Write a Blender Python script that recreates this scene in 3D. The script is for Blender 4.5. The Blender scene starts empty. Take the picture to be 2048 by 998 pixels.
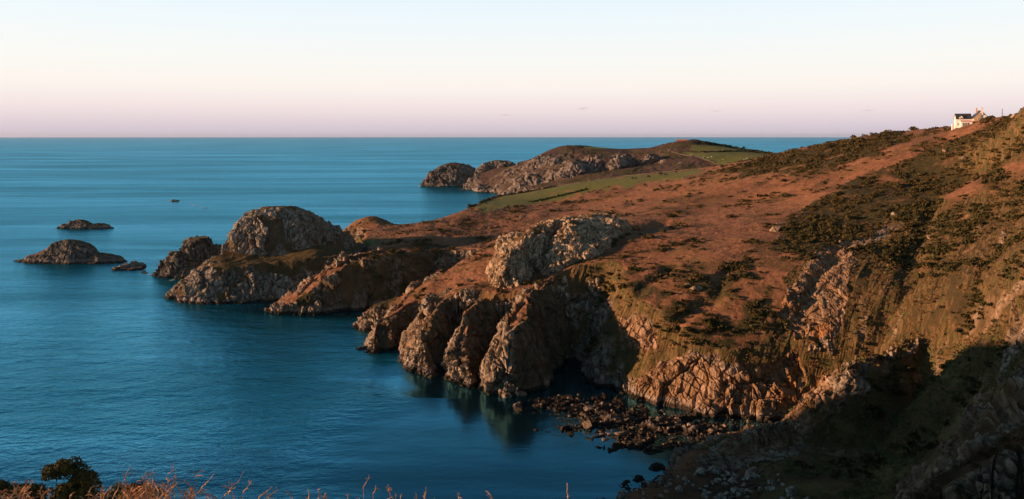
import bpy, bmesh, math, random
import numpy as np
from mathutils import Vector, Matrix

S = bpy.context.scene
COL = S.collection
R = math.radians
rng = np.random.default_rng(7)
random.seed(7)

# ------------------------------------------------------------------ camera
EYE = 80.0            # metres above the sea
FPX = 1600.0          # focal length in pixels of the 2048 px wide photograph
HZ = 272.0            # row of the horizon
cd = bpy.data.cameras.new('camera')
cam = bpy.data.objects.new('camera', cd); COL.objects.link(cam)
cam.location = (0, 0, EYE); cam.rotation_euler = (R(90), 0, 0)
cd.sensor_width = 36; cd.lens = 36*FPX/2048; cd.shift_y = -(499-HZ)/2048
cd.clip_start = 0.5; cd.clip_end = 200000
S.camera = cam

# ------------------------------------------------------------------ light
SUN_AZ, SUN_EL = -92.5, 8.5       # degrees: azimuth from +Y towards +X, elevation
w = bpy.data.worlds.new('World'); S.world = w; w.use_nodes = True
nt = w.node_tree; nt.nodes.clear()
def N(tree, typ, **kw):
    n = tree.nodes.new(typ)
    for k, v in kw.items(): setattr(n, k, v)
    return n
out = N(nt, 'ShaderNodeOutputWorld'); bg = N(nt, 'ShaderNodeBackground')
sky = N(nt, 'ShaderNodeTexSky'); sky.sky_type = 'NISHITA'; sky.sun_disc = False
sky.sun_elevation = R(SUN_EL); sky.sun_rotation = R(SUN_AZ)
sky.altitude = 50; sky.air_density = 1.0; sky.dust_density = 0.6; sky.ozone_density = 2.0
tc = N(nt, 'ShaderNodeTexCoord'); sep = N(nt, 'ShaderNodeSeparateXYZ')
nt.links.new(tc.outputs['Generated'], sep.inputs[0])
ramp = N(nt, 'ShaderNodeValToRGB')          # the clear evening dome: bright low belt, deep blue overhead
nt.links.new(sep.outputs['Z'], ramp.inputs[0])
def stops(r, lst, interp='LINEAR'):
    cr = r.color_ramp; cr.interpolation = interp
    while len(cr.elements) < len(lst): cr.elements.new(0.5)
    for e, (p, c) in zip(cr.elements, lst): e.position = p; e.color = (*c, 1)
stops(ramp, [(0.0, (0.47, 0.41, 0.48)), (0.012, (0.53, 0.455, 0.51)), (0.035, (0.675, 0.575, 0.585)), (0.06, (0.74, 0.68, 0.64)),
             (0.09, (0.725, 0.71, 0.68)), (0.14, (0.665, 0.715, 0.735)), (0.18, (0.60, 0.69, 0.75)), (0.26, (0.23, 0.35, 0.43)), (0.40, (0.052, 0.100, 0.138)), (0.6, (0.045, 0.085, 0.115)), (1.0, (0.028, 0.052, 0.074))])
mixs = N(nt, 'ShaderNodeMix', data_type='RGBA', blend_type='MIX'); mixs.inputs[0].default_value = 0.08
sc = N(nt, 'ShaderNodeVectorMath', operation='SCALE'); sc.inputs['Scale'].default_value = 10.0
nt.links.new(ramp.outputs[0], sc.inputs[0])
nt.links.new(sc.outputs[0], mixs.inputs[6]); nt.links.new(sky.outputs[0], mixs.inputs[7])
nt.links.new(mixs.outputs[2], bg.inputs[0]); bg.inputs[1].default_value = 0.078
nt.links.new(bg.outputs[0], out.inputs[0])

sd = bpy.data.lights.new('sun', 'SUN'); sun = bpy.data.objects.new('sun', sd); COL.objects.link(sun)
sd.energy = 5.0; sd.angle = R(0.5); sd.color = (1.0, 0.53, 0.28)
to_sun = Vector((math.sin(R(SUN_AZ))*math.cos(R(SUN_EL)), math.cos(R(SUN_AZ))*math.cos(R(SUN_EL)), math.sin(R(SUN_EL))))
sun.rotation_euler = to_sun.to_track_quat('Z', 'Y').to_euler()
vs = S.view_settings
S.display_settings.display_device = 'sRGB'
vs.view_transform = 'Standard'; vs.look = 'None'; vs.exposure = 0.85; vs.gamma = 1.0; vs.use_curve_mapping = False
S.cycles.max_bounces = 5; S.cycles.diffuse_bounces = 2; S.cycles.glossy_bounces = 2
S.cycles.use_denoising = True

# ------------------------------------------------------------------ numbers
def P(px, py, Y):
    """world point seen at photo pixel (px, py) when it stands Y metres ahead"""
    return ((px-1024)/FPX*Y, Y, EYE-(py-HZ)/FPX*Y)
def W(px, py):
    """sea-level point seen at photo pixel"""
    Y = EYE*FPX/(py-HZ)
    return ((px-1024)/FPX*Y, Y)

T2 = rng.random((256, 256)).astype(np.float32)*2-1
T3 = rng.random((64, 64, 64)).astype(np.float32)*2-1
def n2(x, y):
    xi = np.floor(x); yi = np.floor(y)
    fx = (x-xi).astype(np.float32); fy = (y-yi).astype(np.float32)
    xi = xi.astype(np.int64) & 255; yi = yi.astype(np.int64) & 255
    x1 = (xi+1) & 255; y1 = (yi+1) & 255
    fx = fx*fx*(3-2*fx); fy = fy*fy*(3-2*fy)
    a = T2[xi, yi]; b = T2[x1, yi]; c = T2[xi, y1]; d = T2[x1, y1]
    a = a+(b-a)*fx; c = c+(d-c)*fx
    return a+(c-a)*fy
def fbm2(x, y, o=4, g=0.5):
    s = 0; a = 1; t = 0
    for i in range(o):
        s = s+a*n2(x+17.3*i, y+9.1*i); t += a; a *= g; x = x*2.03; y = y*2.03
    return s/t
def n3(x, y, z):
    xi = np.floor(x); yi = np.floor(y); zi = np.floor(z)
    fx = (x-xi).astype(np.float32); fy = (y-yi).astype(np.float32); fz = (z-zi).astype(np.float32)
    xi = xi.astype(np.int64) & 63; yi = yi.astype(np.int64) & 63; zi = zi.astype(np.int64) & 63
    x1 = (xi+1) & 63; y1 = (yi+1) & 63; z1 = (zi+1) & 63
    fx = fx*fx*(3-2*fx); fy = fy*fy*(3-2*fy); fz = fz*fz*(3-2*fz)
    def L(a, b, f): return a+(b-a)*f
    return L(L(L(T3[xi, yi, zi], T3[x1, yi, zi], fx), L(T3[xi, y1, zi], T3[x1, y1, zi], fx), fy),
             L(L(T3[xi, yi, z1], T3[x1, yi, z1], fx), L(T3[xi, y1, z1], T3[x1, y1, z1], fx), fy), fz)
def fbm3(x, y, z, o=4, g=0.5, ridge=False):
    s = 0; a = 1; t = 0
    for i in range(o):
        v = n3(x+7.7*i, y+3.1*i, z+5.9*i)
        if ridge: v = 1-2*np.abs(v)
        s = s+a*v; t += a; a *= g; x = x*2.03; y = y*2.03; z = z*2.03
    return s/t
def vor3(x, y, z):
    """F1, F2 and a random value of the nearest cell"""
    xi = np.floor(x); yi = np.floor(y); zi = np.floor(z)
    f1 = np.full(x.shape, 9., np.float32); f2 = f1.copy(); idv = np.zeros(x.shape, np.float32)
    for i in (-1, 0, 1):
        for j in (-1, 0, 1):
            for k in (-1, 0, 1):
                cx = (xi+i).astype(np.int64); cy = (yi+j).astype(np.int64); cz = (zi+k).astype(np.int64)
                a = T3[cx & 63, cy & 63, cz & 63]; b = T3[(cy+11) & 63, (cz+5) & 63, (cx+23) & 63]; c = T3[(cz+41) & 63, (cx+31) & 63, (cy+3) & 63]
                d = (xi+i+0.5+a*0.45-x)**2+(yi+j+0.5+b*0.45-y)**2+(zi+k+0.5+c*0.45-z)**2
                d = d.astype(np.float32); m = d < f1
                f2 = np.where(m, f1, np.minimum(f2, d)); idv = np.where(m, T3[(cx+9) & 63, (cy+33) & 63, (cz+50) & 63], idv); f1 = np.where(m, d, f1)
    return np.sqrt(f1), np.sqrt(f2), idv
def sst(a, b, x):
    t = np.clip((x-a)/(b-a), 0, 1); return t*t*(3-2*t)
def smin(a, b, r):
    h = np.clip(0.5+0.5*(b-a)/r, 0, 1); return b*(1-h)+a*h-r*h*(1-h)
def smax(a, b, r): return -smin(-a, -b, r)

class TPS:
    def __init__(s, pts, reg=0.02):
        p = np.array(pts, float); s.xy = p[:, :2]/100; n = len(p)
        d = np.linalg.norm(s.xy[:, None]-s.xy[None], axis=2)
        K = np.where(d > 0, d*d*np.log(d+1e-12), 0)+reg*np.eye(n)*0.1
        A = np.zeros((n+3, n+3)); A[:n, :n] = K; A[:n, n] = 1; A[:n, n+1:] = s.xy; A[n, :n] = 1; A[n+1:, :n] = s.xy.T
        s.w = np.linalg.solve(A, np.r_[p[:, 2], 0, 0, 0])
    def __call__(s, X, Y):
        x = (X/100).astype(np.float32); y = (Y/100).astype(np.float32)
        z = np.float32(s.w[-3])+np.float32(s.w[-2])*x+np.float32(s.w[-1])*y
        for (a, b), c in zip(s.xy, s.w[:-3]):
            r2 = (x-np.float32(a))**2+(y-np.float32(b))**2+np.float32(1e-9)
            z = z+np.float32(c*0.5)*r2*np.log(r2)
        return z
def polydist(X, Y, poly, ks=None):
    """signed distance (inside > 0) to a closed polygon and the steepness k of the nearest vertex pair"""
    p = np.array(poly, np.float32); q = np.roll(p, -1, 0)
    best = np.full(X.shape, 1e12, np.float32); kk = np.full(X.shape, 2.0, np.float32); ins = np.zeros(X.shape, bool)
    for i, ((ax, ay), (bx, by)) in enumerate(zip(p, q)):
        dx, dy = bx-ax, by-ay
        t = np.clip(((X-ax)*dx+(Y-ay)*dy)/(dx*dx+dy*dy+1e-9), 0, 1)
        d = (X-ax-t*dx)**2+(Y-ay-t*dy)**2
        m = d < best; best = np.where(m, d, best)
        if ks is not None:
            k0, k1 = ks[i], ks[(i+1) % len(ks)]
            kk = np.where(m, k0+(k1-k0)*t, kk)
        c = ((ay > Y) != (by > Y)) & (X < (bx-ax)*(Y-ay)/(by-ay+1e-12)+ax); ins ^= c
    return np.where(ins, 1, -1)*np.sqrt(best), kk
def inpoly(X, Y, poly):
    ins = np.zeros(X.shape, bool); n = len(poly)
    for i in range(n):
        ax, ay = poly[i]; bx, by = poly[(i+1) % n]
        ins ^= ((ay > Y) != (by > Y)) & (X < (bx-ax)*(Y-ay)/(by-ay+1e-12)+ax)
    return ins

def ridge(X, Y, pts, slope):
    """height of a sharp crest running through (x, y, z) points and falling away on both sides"""
    best = np.full(X.shape, -99., np.float32)
    for (ax, ay, az), (bx, by, bz) in zip(pts[:-1], pts[1:]):
        dx, dy = bx-ax, by-ay
        t = np.clip(((X-ax)*dx+(Y-ay)*dy)/(dx*dx+dy*dy), 0, 1)
        best = np.maximum(best, az+(bz-az)*t-slope*np.hypot(X-ax-t*dx, Y-ay-t*dy))
    return best
class Grid:
    """a height field sampled on a regular world grid"""
    def __init__(s, x0, x1, y0, y1, step, fn):
        s.x0, s.y0, s.st = x0, y0, step
        xs = np.arange(x0, x1, step); ys = np.arange(y0, y1, step)
        X, Y = np.meshgrid(xs.astype(np.float32), ys.astype(np.float32), indexing='ij')
        s.z = fn(X, Y).astype(np.float32); s.nx, s.ny = s.z.shape
        s.gx, s.gy = np.gradient(s.z, step)
    def _b(s, A, X, Y):
        fx = np.clip((X-s.x0)/s.st, 0, s.nx-1.001); fy = np.clip((Y-s.y0)/s.st, 0, s.ny-1.001)
        i = fx.astype(int); j = fy.astype(int); fx = fx-i; fy = fy-j
        return (A[i, j]*(1-fx)+A[i+1, j]*fx)*(1-fy)+(A[i, j+1]*(1-fx)+A[i+1, j+1]*fx)*fy
    def __call__(s, X, Y): return s._b(s.z, np.asarray(X, float), np.asarray(Y, float))
    def slope(s, X, Y): return np.hypot(s._b(s.gx, X, Y), s._b(s.gy, X, Y))

def tag(o, label=None, cat=None, group=None, kind=None):
    if label: o['label'] = label
    if cat: o['category'] = cat
    if group: o['group'] = group
    if kind: o['kind'] = kind
    return o
def link(name, me, mat=None, parent=None):
    o = bpy.data.objects.new(name, me); COL.objects.link(o)
    if mat is not None and me is not None: me.materials.append(mat)
    if parent is not None: o.parent = parent
    return o
def mesh_np(name, V, F, smooth=False):
    """V (n,3), F (m,k) with one k"""
    me = bpy.data.meshes.new(name); V = np.asarray(V, np.float32); F = np.asarray(F, np.int32); k = F.shape[1]
    me.vertices.add(len(V)); me.vertices.foreach_set('co', V.ravel())
    me.loops.add(F.size); me.loops.foreach_set('vertex_index', F.ravel())
    me.polygons.add(len(F)); me.polygons.foreach_set('loop_start', np.arange(0, F.size, k, dtype=np.int32))
    me.polygons.foreach_set('loop_total', np.full(len(F), k, np.int32))
    me.polygons.foreach_set('use_smooth', np.full(len(F), smooth, bool))
    me.update(calc_edges=True); me.validate()
    return me
def attr(me, name, C):
    a = me.attributes.new(name, 'FLOAT_COLOR', 'POINT')
    C = np.concatenate([C, np.ones((len(C), 1))], 1).astype(np.float32)
    a.data.foreach_set('color', C.ravel())

# ------------------------------------------------------------------ materials
def newmat(name):
    m = bpy.data.materials.new(name); m.use_nodes = True
    t = m.node_tree; b = t.nodes['Principled BSDF']; return m, t, b
def lk(t, a, b): t.links.new(a, b)
def noise(t, co, scale, detail=5, rough=0.6, dist=0.0):
    n = N(t, 'ShaderNodeTexNoise'); n.inputs['Scale'].default_value = scale; n.inputs['Detail'].default_value = detail
    n.inputs['Roughness'].default_value = rough; n.inputs['Distortion'].default_value = dist
    lk(t, co, n.inputs['Vector']); return n.outputs['Fac']
def mapping(t, co, scale=(1, 1, 1), rot=(0, 0, 0), loc=(0, 0, 0)):
    m = N(t, 'ShaderNodeMapping'); m.inputs['Scale'].default_value = scale; m.inputs['Rotation'].default_value = rot; m.inputs['Location'].default_value = loc
    lk(t, co, m.inputs['Vector']); return m.outputs[0]
def cramp(t, f, lst, interp='LINEAR'):
    r = N(t, 'ShaderNodeValToRGB'); stops(r, lst, interp); lk(t, f, r.inputs[0]); return r.outputs[0]
def framp(t, f, a, b):
    r = N(t, 'ShaderNodeMapRange'); r.inputs[1].default_value = a; r.inputs[2].default_value = b; r.interpolation_type = 'SMOOTHSTEP'
    lk(t, f, r.inputs[0]); return r.outputs[0]
def mixc(t, f, a, b, mode='MIX'):
    m = N(t, 'ShaderNodeMix', data_type='RGBA', blend_type=mode)
    if isinstance(f, (int, float)): m.inputs[0].default_value = f
    else: lk(t, f, m.inputs[0])
    for i, v in ((6, a), (7, b)):
        if isinstance(v, tuple): m.inputs[i].default_value = (*v, 1)
        else: lk(t, v, m.inputs[i])
    return m.outputs[2]
def math_(t, op, a, b=None, clamp=False):
    m = N(t, 'ShaderNodeMath', operation=op); m.use_clamp = clamp
    for i, v in ((0, a), (1, b)):
        if v is None: continue
        if isinstance(v, (int, float)): m.inputs[i].default_value = v
        else: lk(t, v, m.inputs[i])
    return m.outputs[0]
def bump(t, h, dist, strength=1.0, normal=None):
    b = N(t, 'ShaderNodeBump'); b.inputs['Strength'].default_value = strength; b.inputs['Distance'].default_value = dist
    lk(t, h, b.inputs['Height'])
    if normal is not None: lk(t, normal, b.inputs['Normal'])
    return b.outputs[0]

def rock_nodes(t, co, tone=(1, 1, 1), scale=1.0, warm=0.5):
    """jointed, lichen-spotted sea cliff rock; returns colour, height"""
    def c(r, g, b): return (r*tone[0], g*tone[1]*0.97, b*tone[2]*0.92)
    big = noise(t, co, 0.06*scale, 4, 0.6)
    mid = noise(t, co, 0.45*scale, 6, 0.7)
    fine = noise(t, co, 2.2*scale, 5, 0.7)
    st = noise(t, mapping(t, co, (0.9, 0.9, 0.18), (0.15, 0.2, 0)), 0.9*scale, 5, 0.65, 0.6)
    base = cramp(t, mid, [(0.28, c(0.11, 0.09, 0.07)), (0.44, c(0.25, 0.215, 0.175)), (0.58, c(0.40, 0.36, 0.31)), (0.75, c(0.52, 0.48, 0.43))])
    warmc = cramp(t, fine, [(0.3, c(0.13, 0.085, 0.05)), (0.7, c(0.34, 0.25, 0.16))])
    col = mixc(t, math_(t, 'MULTIPLY', framp(t, big, 0.4, 0.62), warm), base, warmc)
    dark = framp(t, st, 0.52, 0.36)
    col = mixc(t, math_(t, 'MULTIPLY', dark, 0.75), col, c(0.055, 0.047, 0.036))
    vo = N(t, 'ShaderNodeTexVoronoi', feature='DISTANCE_TO_EDGE')
    wv = N(t, 'ShaderNodeVectorMath', operation='ADD')
    wn = N(t, 'ShaderNodeTexNoise'); wn.inputs['Scale'].default_value = 0.5*scale; wn.inputs['Detail'].default_value = 3; lk(t, co, wn.inputs['Vector'])
    ws = N(t, 'ShaderNodeVectorMath', operation='SCALE'); ws.inputs['Scale'].default_value = 2.2/scale; lk(t, wn.outputs['Color'], ws.inputs[0])
    lk(t, co, wv.inputs[0]); lk(t, ws.outputs[0], wv.inputs[1])
    lk(t, mapping(t, wv.outputs[0], (1, 1, 0.6), (0.3, 0.2, 0)), vo.inputs['Vector']); vo.inputs['Scale'].default_value = 0.42*scale
    vo2 = N(t, 'ShaderNodeTexVoronoi', feature='DISTANCE_TO_EDGE'); vo2.inputs['Scale'].default_value = 0.15*scale
    lk(t, mapping(t, wv.outputs[0], (1, 1, 0.45), (0.2, 0.35, 0)), vo2.inputs['Vector'])
    crack = math_(t, 'MULTIPLY', framp(t, vo.outputs['Distance'], 0.07, 0.0), framp(t, noise(t, co, 0.16*scale, 3), 0.45, 0.6))
    crack = math_(t, 'MAXIMUM', crack, framp(t, vo2.outputs['Distance'], 0.045, 0.0))
    col = mixc(t, math_(t, 'MULTIPLY', crack, 0.8), col, c(0.03, 0.026, 0.022))
    h = math_(t, 'ADD', math_(t, 'MULTIPLY', mid, 0.8), math_(t, 'MULTIPLY', fine, 0.35))
    h = math_(t, 'ADD', h, math_(t, 'MULTIPLY', st, 0.9))
    h = math_(t, 'SUBTRACT', h, math_(t, 'MULTIPLY', crack, 0.35))
    return col, h

def terrain_material(name, scale=1.0, tone=(1, 1, 1), warm=0.5, bracken=(1, 1, 1)):
    """masks come from where things grow: R bare rock, G pasture, B dark scrub and shade painted on east faces; second: R ochre stain, G steep cliff grass, B shingle"""
    m, t, b = newmat(name)
    geo = N(t, 'ShaderNodeNewGeometry'); co = geo.outputs['Position']
    a1 = N(t, 'ShaderNodeAttribute', attribute_name='mask'); s1 = N(t, 'ShaderNodeSeparateColor'); lk(t, a1.outputs['Color'], s1.inputs[0])
    a2 = N(t, 'ShaderNodeAttribute', attribute_name='mask2'); s2 = N(t, 'ShaderNodeSeparateColor'); lk(t, a2.outputs['Color'], s2.inputs[0])
    rockc, rh = rock_nodes(t, co, tone, scale, warm)
    n1 = noise(t, co, 0.05*scale, 4); nb = noise(t, co, 0.35*scale, 6, 0.7); nf = noise(t, co, 2.0*scale, 6, 0.75)
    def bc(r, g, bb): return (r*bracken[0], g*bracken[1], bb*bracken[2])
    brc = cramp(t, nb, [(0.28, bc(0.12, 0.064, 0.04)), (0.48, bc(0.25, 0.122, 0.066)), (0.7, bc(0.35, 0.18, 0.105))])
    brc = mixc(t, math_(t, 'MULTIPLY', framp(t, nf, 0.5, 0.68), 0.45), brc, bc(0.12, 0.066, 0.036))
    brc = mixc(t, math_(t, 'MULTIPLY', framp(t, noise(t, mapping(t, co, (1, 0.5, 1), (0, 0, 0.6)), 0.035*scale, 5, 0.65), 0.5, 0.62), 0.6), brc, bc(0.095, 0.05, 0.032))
    grass_patch = framp(t, n1, 0.52, 0.68)
    brc = mixc(t, math_(t, 'MULTIPLY', grass_patch, 0.45), brc, (0.13, 0.10, 0.035))
    fld = cramp(t, nb, [(0.3, (0.085, 0.11, 0.03)), (0.7, (0.14, 0.16, 0.048))])
    fld = mixc(t, math_(t, 'MULTIPLY', framp(t, n1, 0.45, 0.6), 0.4), fld, (0.15, 0.13, 0.05))
    scr = cramp(t, nf, [(0.3, (0.02, 0.022, 0.01)), (0.55, (0.055, 0.05, 0.02)), (0.8, (0.10, 0.075, 0.032))])
    scr = mixc(t, math_(t, 'MULTIPLY', framp(t, nb, 0.5, 0.64), 0.3), scr, (0.13, 0.07, 0.036))
    gn = noise(t, mapping(t, mapping(t, co, (1, 1, 1), (0, 0, R(36.9))), (1.0, 0.16, 0.3)), 1.1*scale, 6, 0.78, 0.6)
    cgr = cramp(t, gn, [(0.3, (0.02, 0.02, 0.009)), (0.45, (0.075, 0.06, 0.025)), (0.56, (0.15, 0.095, 0.042)), (0.75, (0.33, 0.215, 0.115))])
    cgr = mixc(t, math_(t, 'MULTIPLY', framp(t, nb, 0.5, 0.62), 0.55), cgr, (0.07, 0.088, 0.025))
    shg = cramp(t, nf, [(0.3, (0.012, 0.011, 0.010)), (0.6, (0.03, 0.027, 0.024)), (0.8, (0.10, 0.09, 0.08))])
    col = mixc(t, s1.outputs[1], brc, fld)
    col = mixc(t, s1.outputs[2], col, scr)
    col = mixc(t, s2.outputs[1], col, cgr)
    col = mixc(t, s1.outputs[0], col, rockc)
    och = cramp(t, noise(t, mapping(t, co, (1, 1, 0.25)), 0.8, 4, 0.7), [(0.3, (0.16, 0.07, 0.025)), (0.5, (0.34, 0.16, 0.05)), (0.7, (0.50, 0.22, 0.05))])
    col = mixc(t, s2.outputs[0], col, och)
    col = mixc(t, s2.outputs[2], col, shg)
    # wet, weed-blackened rock in the tide zone
    sp = N(t, 'ShaderNodeSeparateXYZ'); lk(t, co, sp.inputs[0])
    zt = math_(t, 'ADD', sp.outputs['Z'], math_(t, 'MULTIPLY', nb, -1.6))
    tide = framp(t, zt, 0.7, -0.1)
    col = mixc(t, math_(t, 'MULTIPLY', math_(t, 'MULTIPLY', framp(t, zt, 2.0, 1.2), s1.outputs[0]), 0.45), col, (0.36, 0.31, 0.28))
    col = mixc(t, math_(t, 'MULTIPLY', tide, 0.85), col, (0.022, 0.018, 0.013))
    lk(t, col, b.inputs['Base Color'])
    b.inputs['Roughness'].default_value = 0.9; b.inputs['Specular IOR Level'].default_value = 0.15
    vegh = math_(t, 'ADD', math_(t, 'MULTIPLY', nf, 0.35), math_(t, 'MULTIPLY', nb, 0.6))
    hm = N(t, 'ShaderNodeMix', data_type='FLOAT'); lk(t, s1.outputs[0], hm.inputs[0]); lk(t, vegh, hm.inputs[2]); lk(t, rh, hm.inputs[3])
    lk(t, bump(t, hm.outputs[0], 1.1/scale, 0.9), b.inputs['Normal'])
    return m

M_land = terrain_material('cliff_and_heath', 1.0, (1.08, 1.06, 1.04), 0.4)
M_far = terrain_material('hazed_headland_ground', 0.45, (0.78, 0.80, 0.92), 0.2, (0.34, 0.46, 0.72))  # bluish distance haze is put into the ground and rock tint
M_isle = terrain_material('island_rock', 0.8, (0.62, 0.66, 0.72), 0.15)
M_prom = terrain_material('promontory_rock', 1.0, (1.12, 1.2, 1.32), 0.15, (0.7, 0.75, 0.85))

# water
def water_material():
    m, t, b = newmat('sea_water')
    geo = N(t, 'ShaderNodeNewGeometry'); co = geo.outputs['Position']
    big = noise(t, mapping(t, co, (0.35, 1, 1)), 0.012, 4, 0.6)
    lanes = noise(t, mapping(t, co, (0.16, 1, 1), (0, 0, 0.12)), 0.006, 5, 0.65, 0.4)
    colr = cramp(t, big, [(0.35, (0.0, 0.082, 0.145)), (0.65, (0.0, 0.112, 0.185))])
    colr = mixc(t, math_(t, 'MULTIPLY', framp(t, lanes, 0.42, 0.66), 0.35), colr, (0.012, 0.19, 0.29))
    # dark cliff reflections and shade in the coves, painted into the water colour
    painted_refl = None
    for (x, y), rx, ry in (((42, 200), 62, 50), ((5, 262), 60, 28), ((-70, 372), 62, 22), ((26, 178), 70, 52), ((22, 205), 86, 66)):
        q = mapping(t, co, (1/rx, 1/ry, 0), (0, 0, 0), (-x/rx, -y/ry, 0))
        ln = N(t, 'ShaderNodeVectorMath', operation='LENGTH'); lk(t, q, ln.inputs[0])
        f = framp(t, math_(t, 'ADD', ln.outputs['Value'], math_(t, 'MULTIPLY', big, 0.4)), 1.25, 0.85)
        painted_refl = f if painted_refl is None else math_(t, 'MAXIMUM', painted_refl, f)
    colr = mixc(t, math_(t, 'MULTIPLY', painted_refl, 0.93), colr, (0.004, 0.006, 0.007))
    w1 = noise(t, mapping(t, co, (0.55, 1, 1), (0, 0, 0.25)), 0.16, 5, 0.62, 0.3)
    w2 = noise(t, mapping(t, co, (0.6, 1, 1), (0, 0, -0.35)), 0.55, 4, 0.6, 0.3)
    w3 = noise(t, mapping(t, co, (0.4, 1, 1), (0, 0, 0.1)), 0.035, 3, 0.5)
    h = math_(t, 'ADD', math_(t, 'MULTIPLY', w1, 1.5), math_(t, 'MULTIPLY', w2, 0.5))
    h = math_(t, 'MULTIPLY', h, math_(t, 'ADD', math_(t, 'MULTIPLY', framp(t, lanes, 0.35, 0.65), 0.7), 0.6))
    h = math_(t, 'ADD', h, math_(t, 'MULTIPLY', w3, 2.5))
    h = math_(t, 'MULTIPLY', h, math_(t, 'SUBTRACT', 1.0, math_(t, 'MULTIPLY', painted_refl, 0.9)))   # sheltered water lies calmer
    nrm = bump(t, h, 0.5, 1.0)
    t.nodes.remove(b)
    df = N(t, 'ShaderNodeBsdfDiffuse'); lk(t, colr, df.inputs['Color']); lk(t, nrm, df.inputs['Normal'])
    gl = N(t, 'ShaderNodeBsdfGlossy'); gl.inputs['Roughness'].default_value = 0.14; gl.inputs['Color'].default_value = (0.17, 0.60, 0.86, 1); lk(t, nrm, gl.inputs['Normal'])
    fr = N(t, 'ShaderNodeFresnel'); fr.inputs['IOR'].default_value = 1.33; lk(t, nrm, fr.inputs['Normal'])
    mx = N(t, 'ShaderNodeMixShader'); fac = math_(t, 'MULTIPLY', math_(t, 'SUBTRACT', fr.outputs[0], 0.12, True), 0.64)
    fine_l = noise(t, mapping(t, co, (0.10, 1, 1), (0, 0, -0.08)), 0.022, 5, 0.7, 0.5)
    gust = math_(t, 'ADD', 0.62, math_(t, 'ADD', math_(t, 'MULTIPLY', framp(t, lanes, 0.4, 0.64), 0.45), math_(t, 'MULTIPLY', framp(t, fine_l, 0.42, 0.66), 0.35)))   # wind lanes
    lk(t, math_(t, 'MULTIPLY', fac, gust), mx.inputs[0])
    lk(t, df.outputs[0], mx.inputs[1]); lk(t, gl.outputs[0], mx.inputs[2])
    lk(t, mx.outputs[0], t.nodes['Material Output'].inputs['Surface'])
    return m
M_water = water_material()

# ------------------------------------------------------------------ the sea
rad = np.concatenate([[0], np.geomspace(20, 56000, 90)]); na = 160
ang = np.linspace(0, 2*math.pi, na, endpoint=False)
V = np.array([[r*math.cos(a), r*math.sin(a), 0] for r in rad[1:] for a in ang]+[[0, 0, 0]])
F = [[i*na+j, i*na+(j+1) % na, (i+1)*na+(j+1) % na, (i+1)*na+j] for i in range(len(rad)-2) for j in range(na)]
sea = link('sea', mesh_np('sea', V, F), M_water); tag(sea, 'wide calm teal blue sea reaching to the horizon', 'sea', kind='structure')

# the evening air over the sea
mh, th_, bh_ = newmat('sea_air'); th_.nodes.remove(bh_)
vh = N(th_, 'ShaderNodeVolumePrincipled'); vh.inputs['Color'].default_value = (0.52, 0.68, 0.95, 1); vh.inputs['Density'].default_value = 1.1e-5; vh.inputs['Anisotropy'].default_value = 0.2
lk(th_, vh.outputs[0], th_.nodes['Material Output'].inputs['Volume'])
hb_ = [(x, y, z) for x in (-57000, 57000) for y in (-57000, 57000) for z in (-8, 175)]
haze = link('haze', mesh_np('haze', hb_, [[0, 1, 3, 2], [4, 6, 7, 5], [0, 4, 5, 1], [2, 3, 7, 6], [0, 2, 6, 4], [1, 5, 7, 3]]), mh); tag(haze, 'thin evening haze over the sea', 'haze', kind='stuff')

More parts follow.
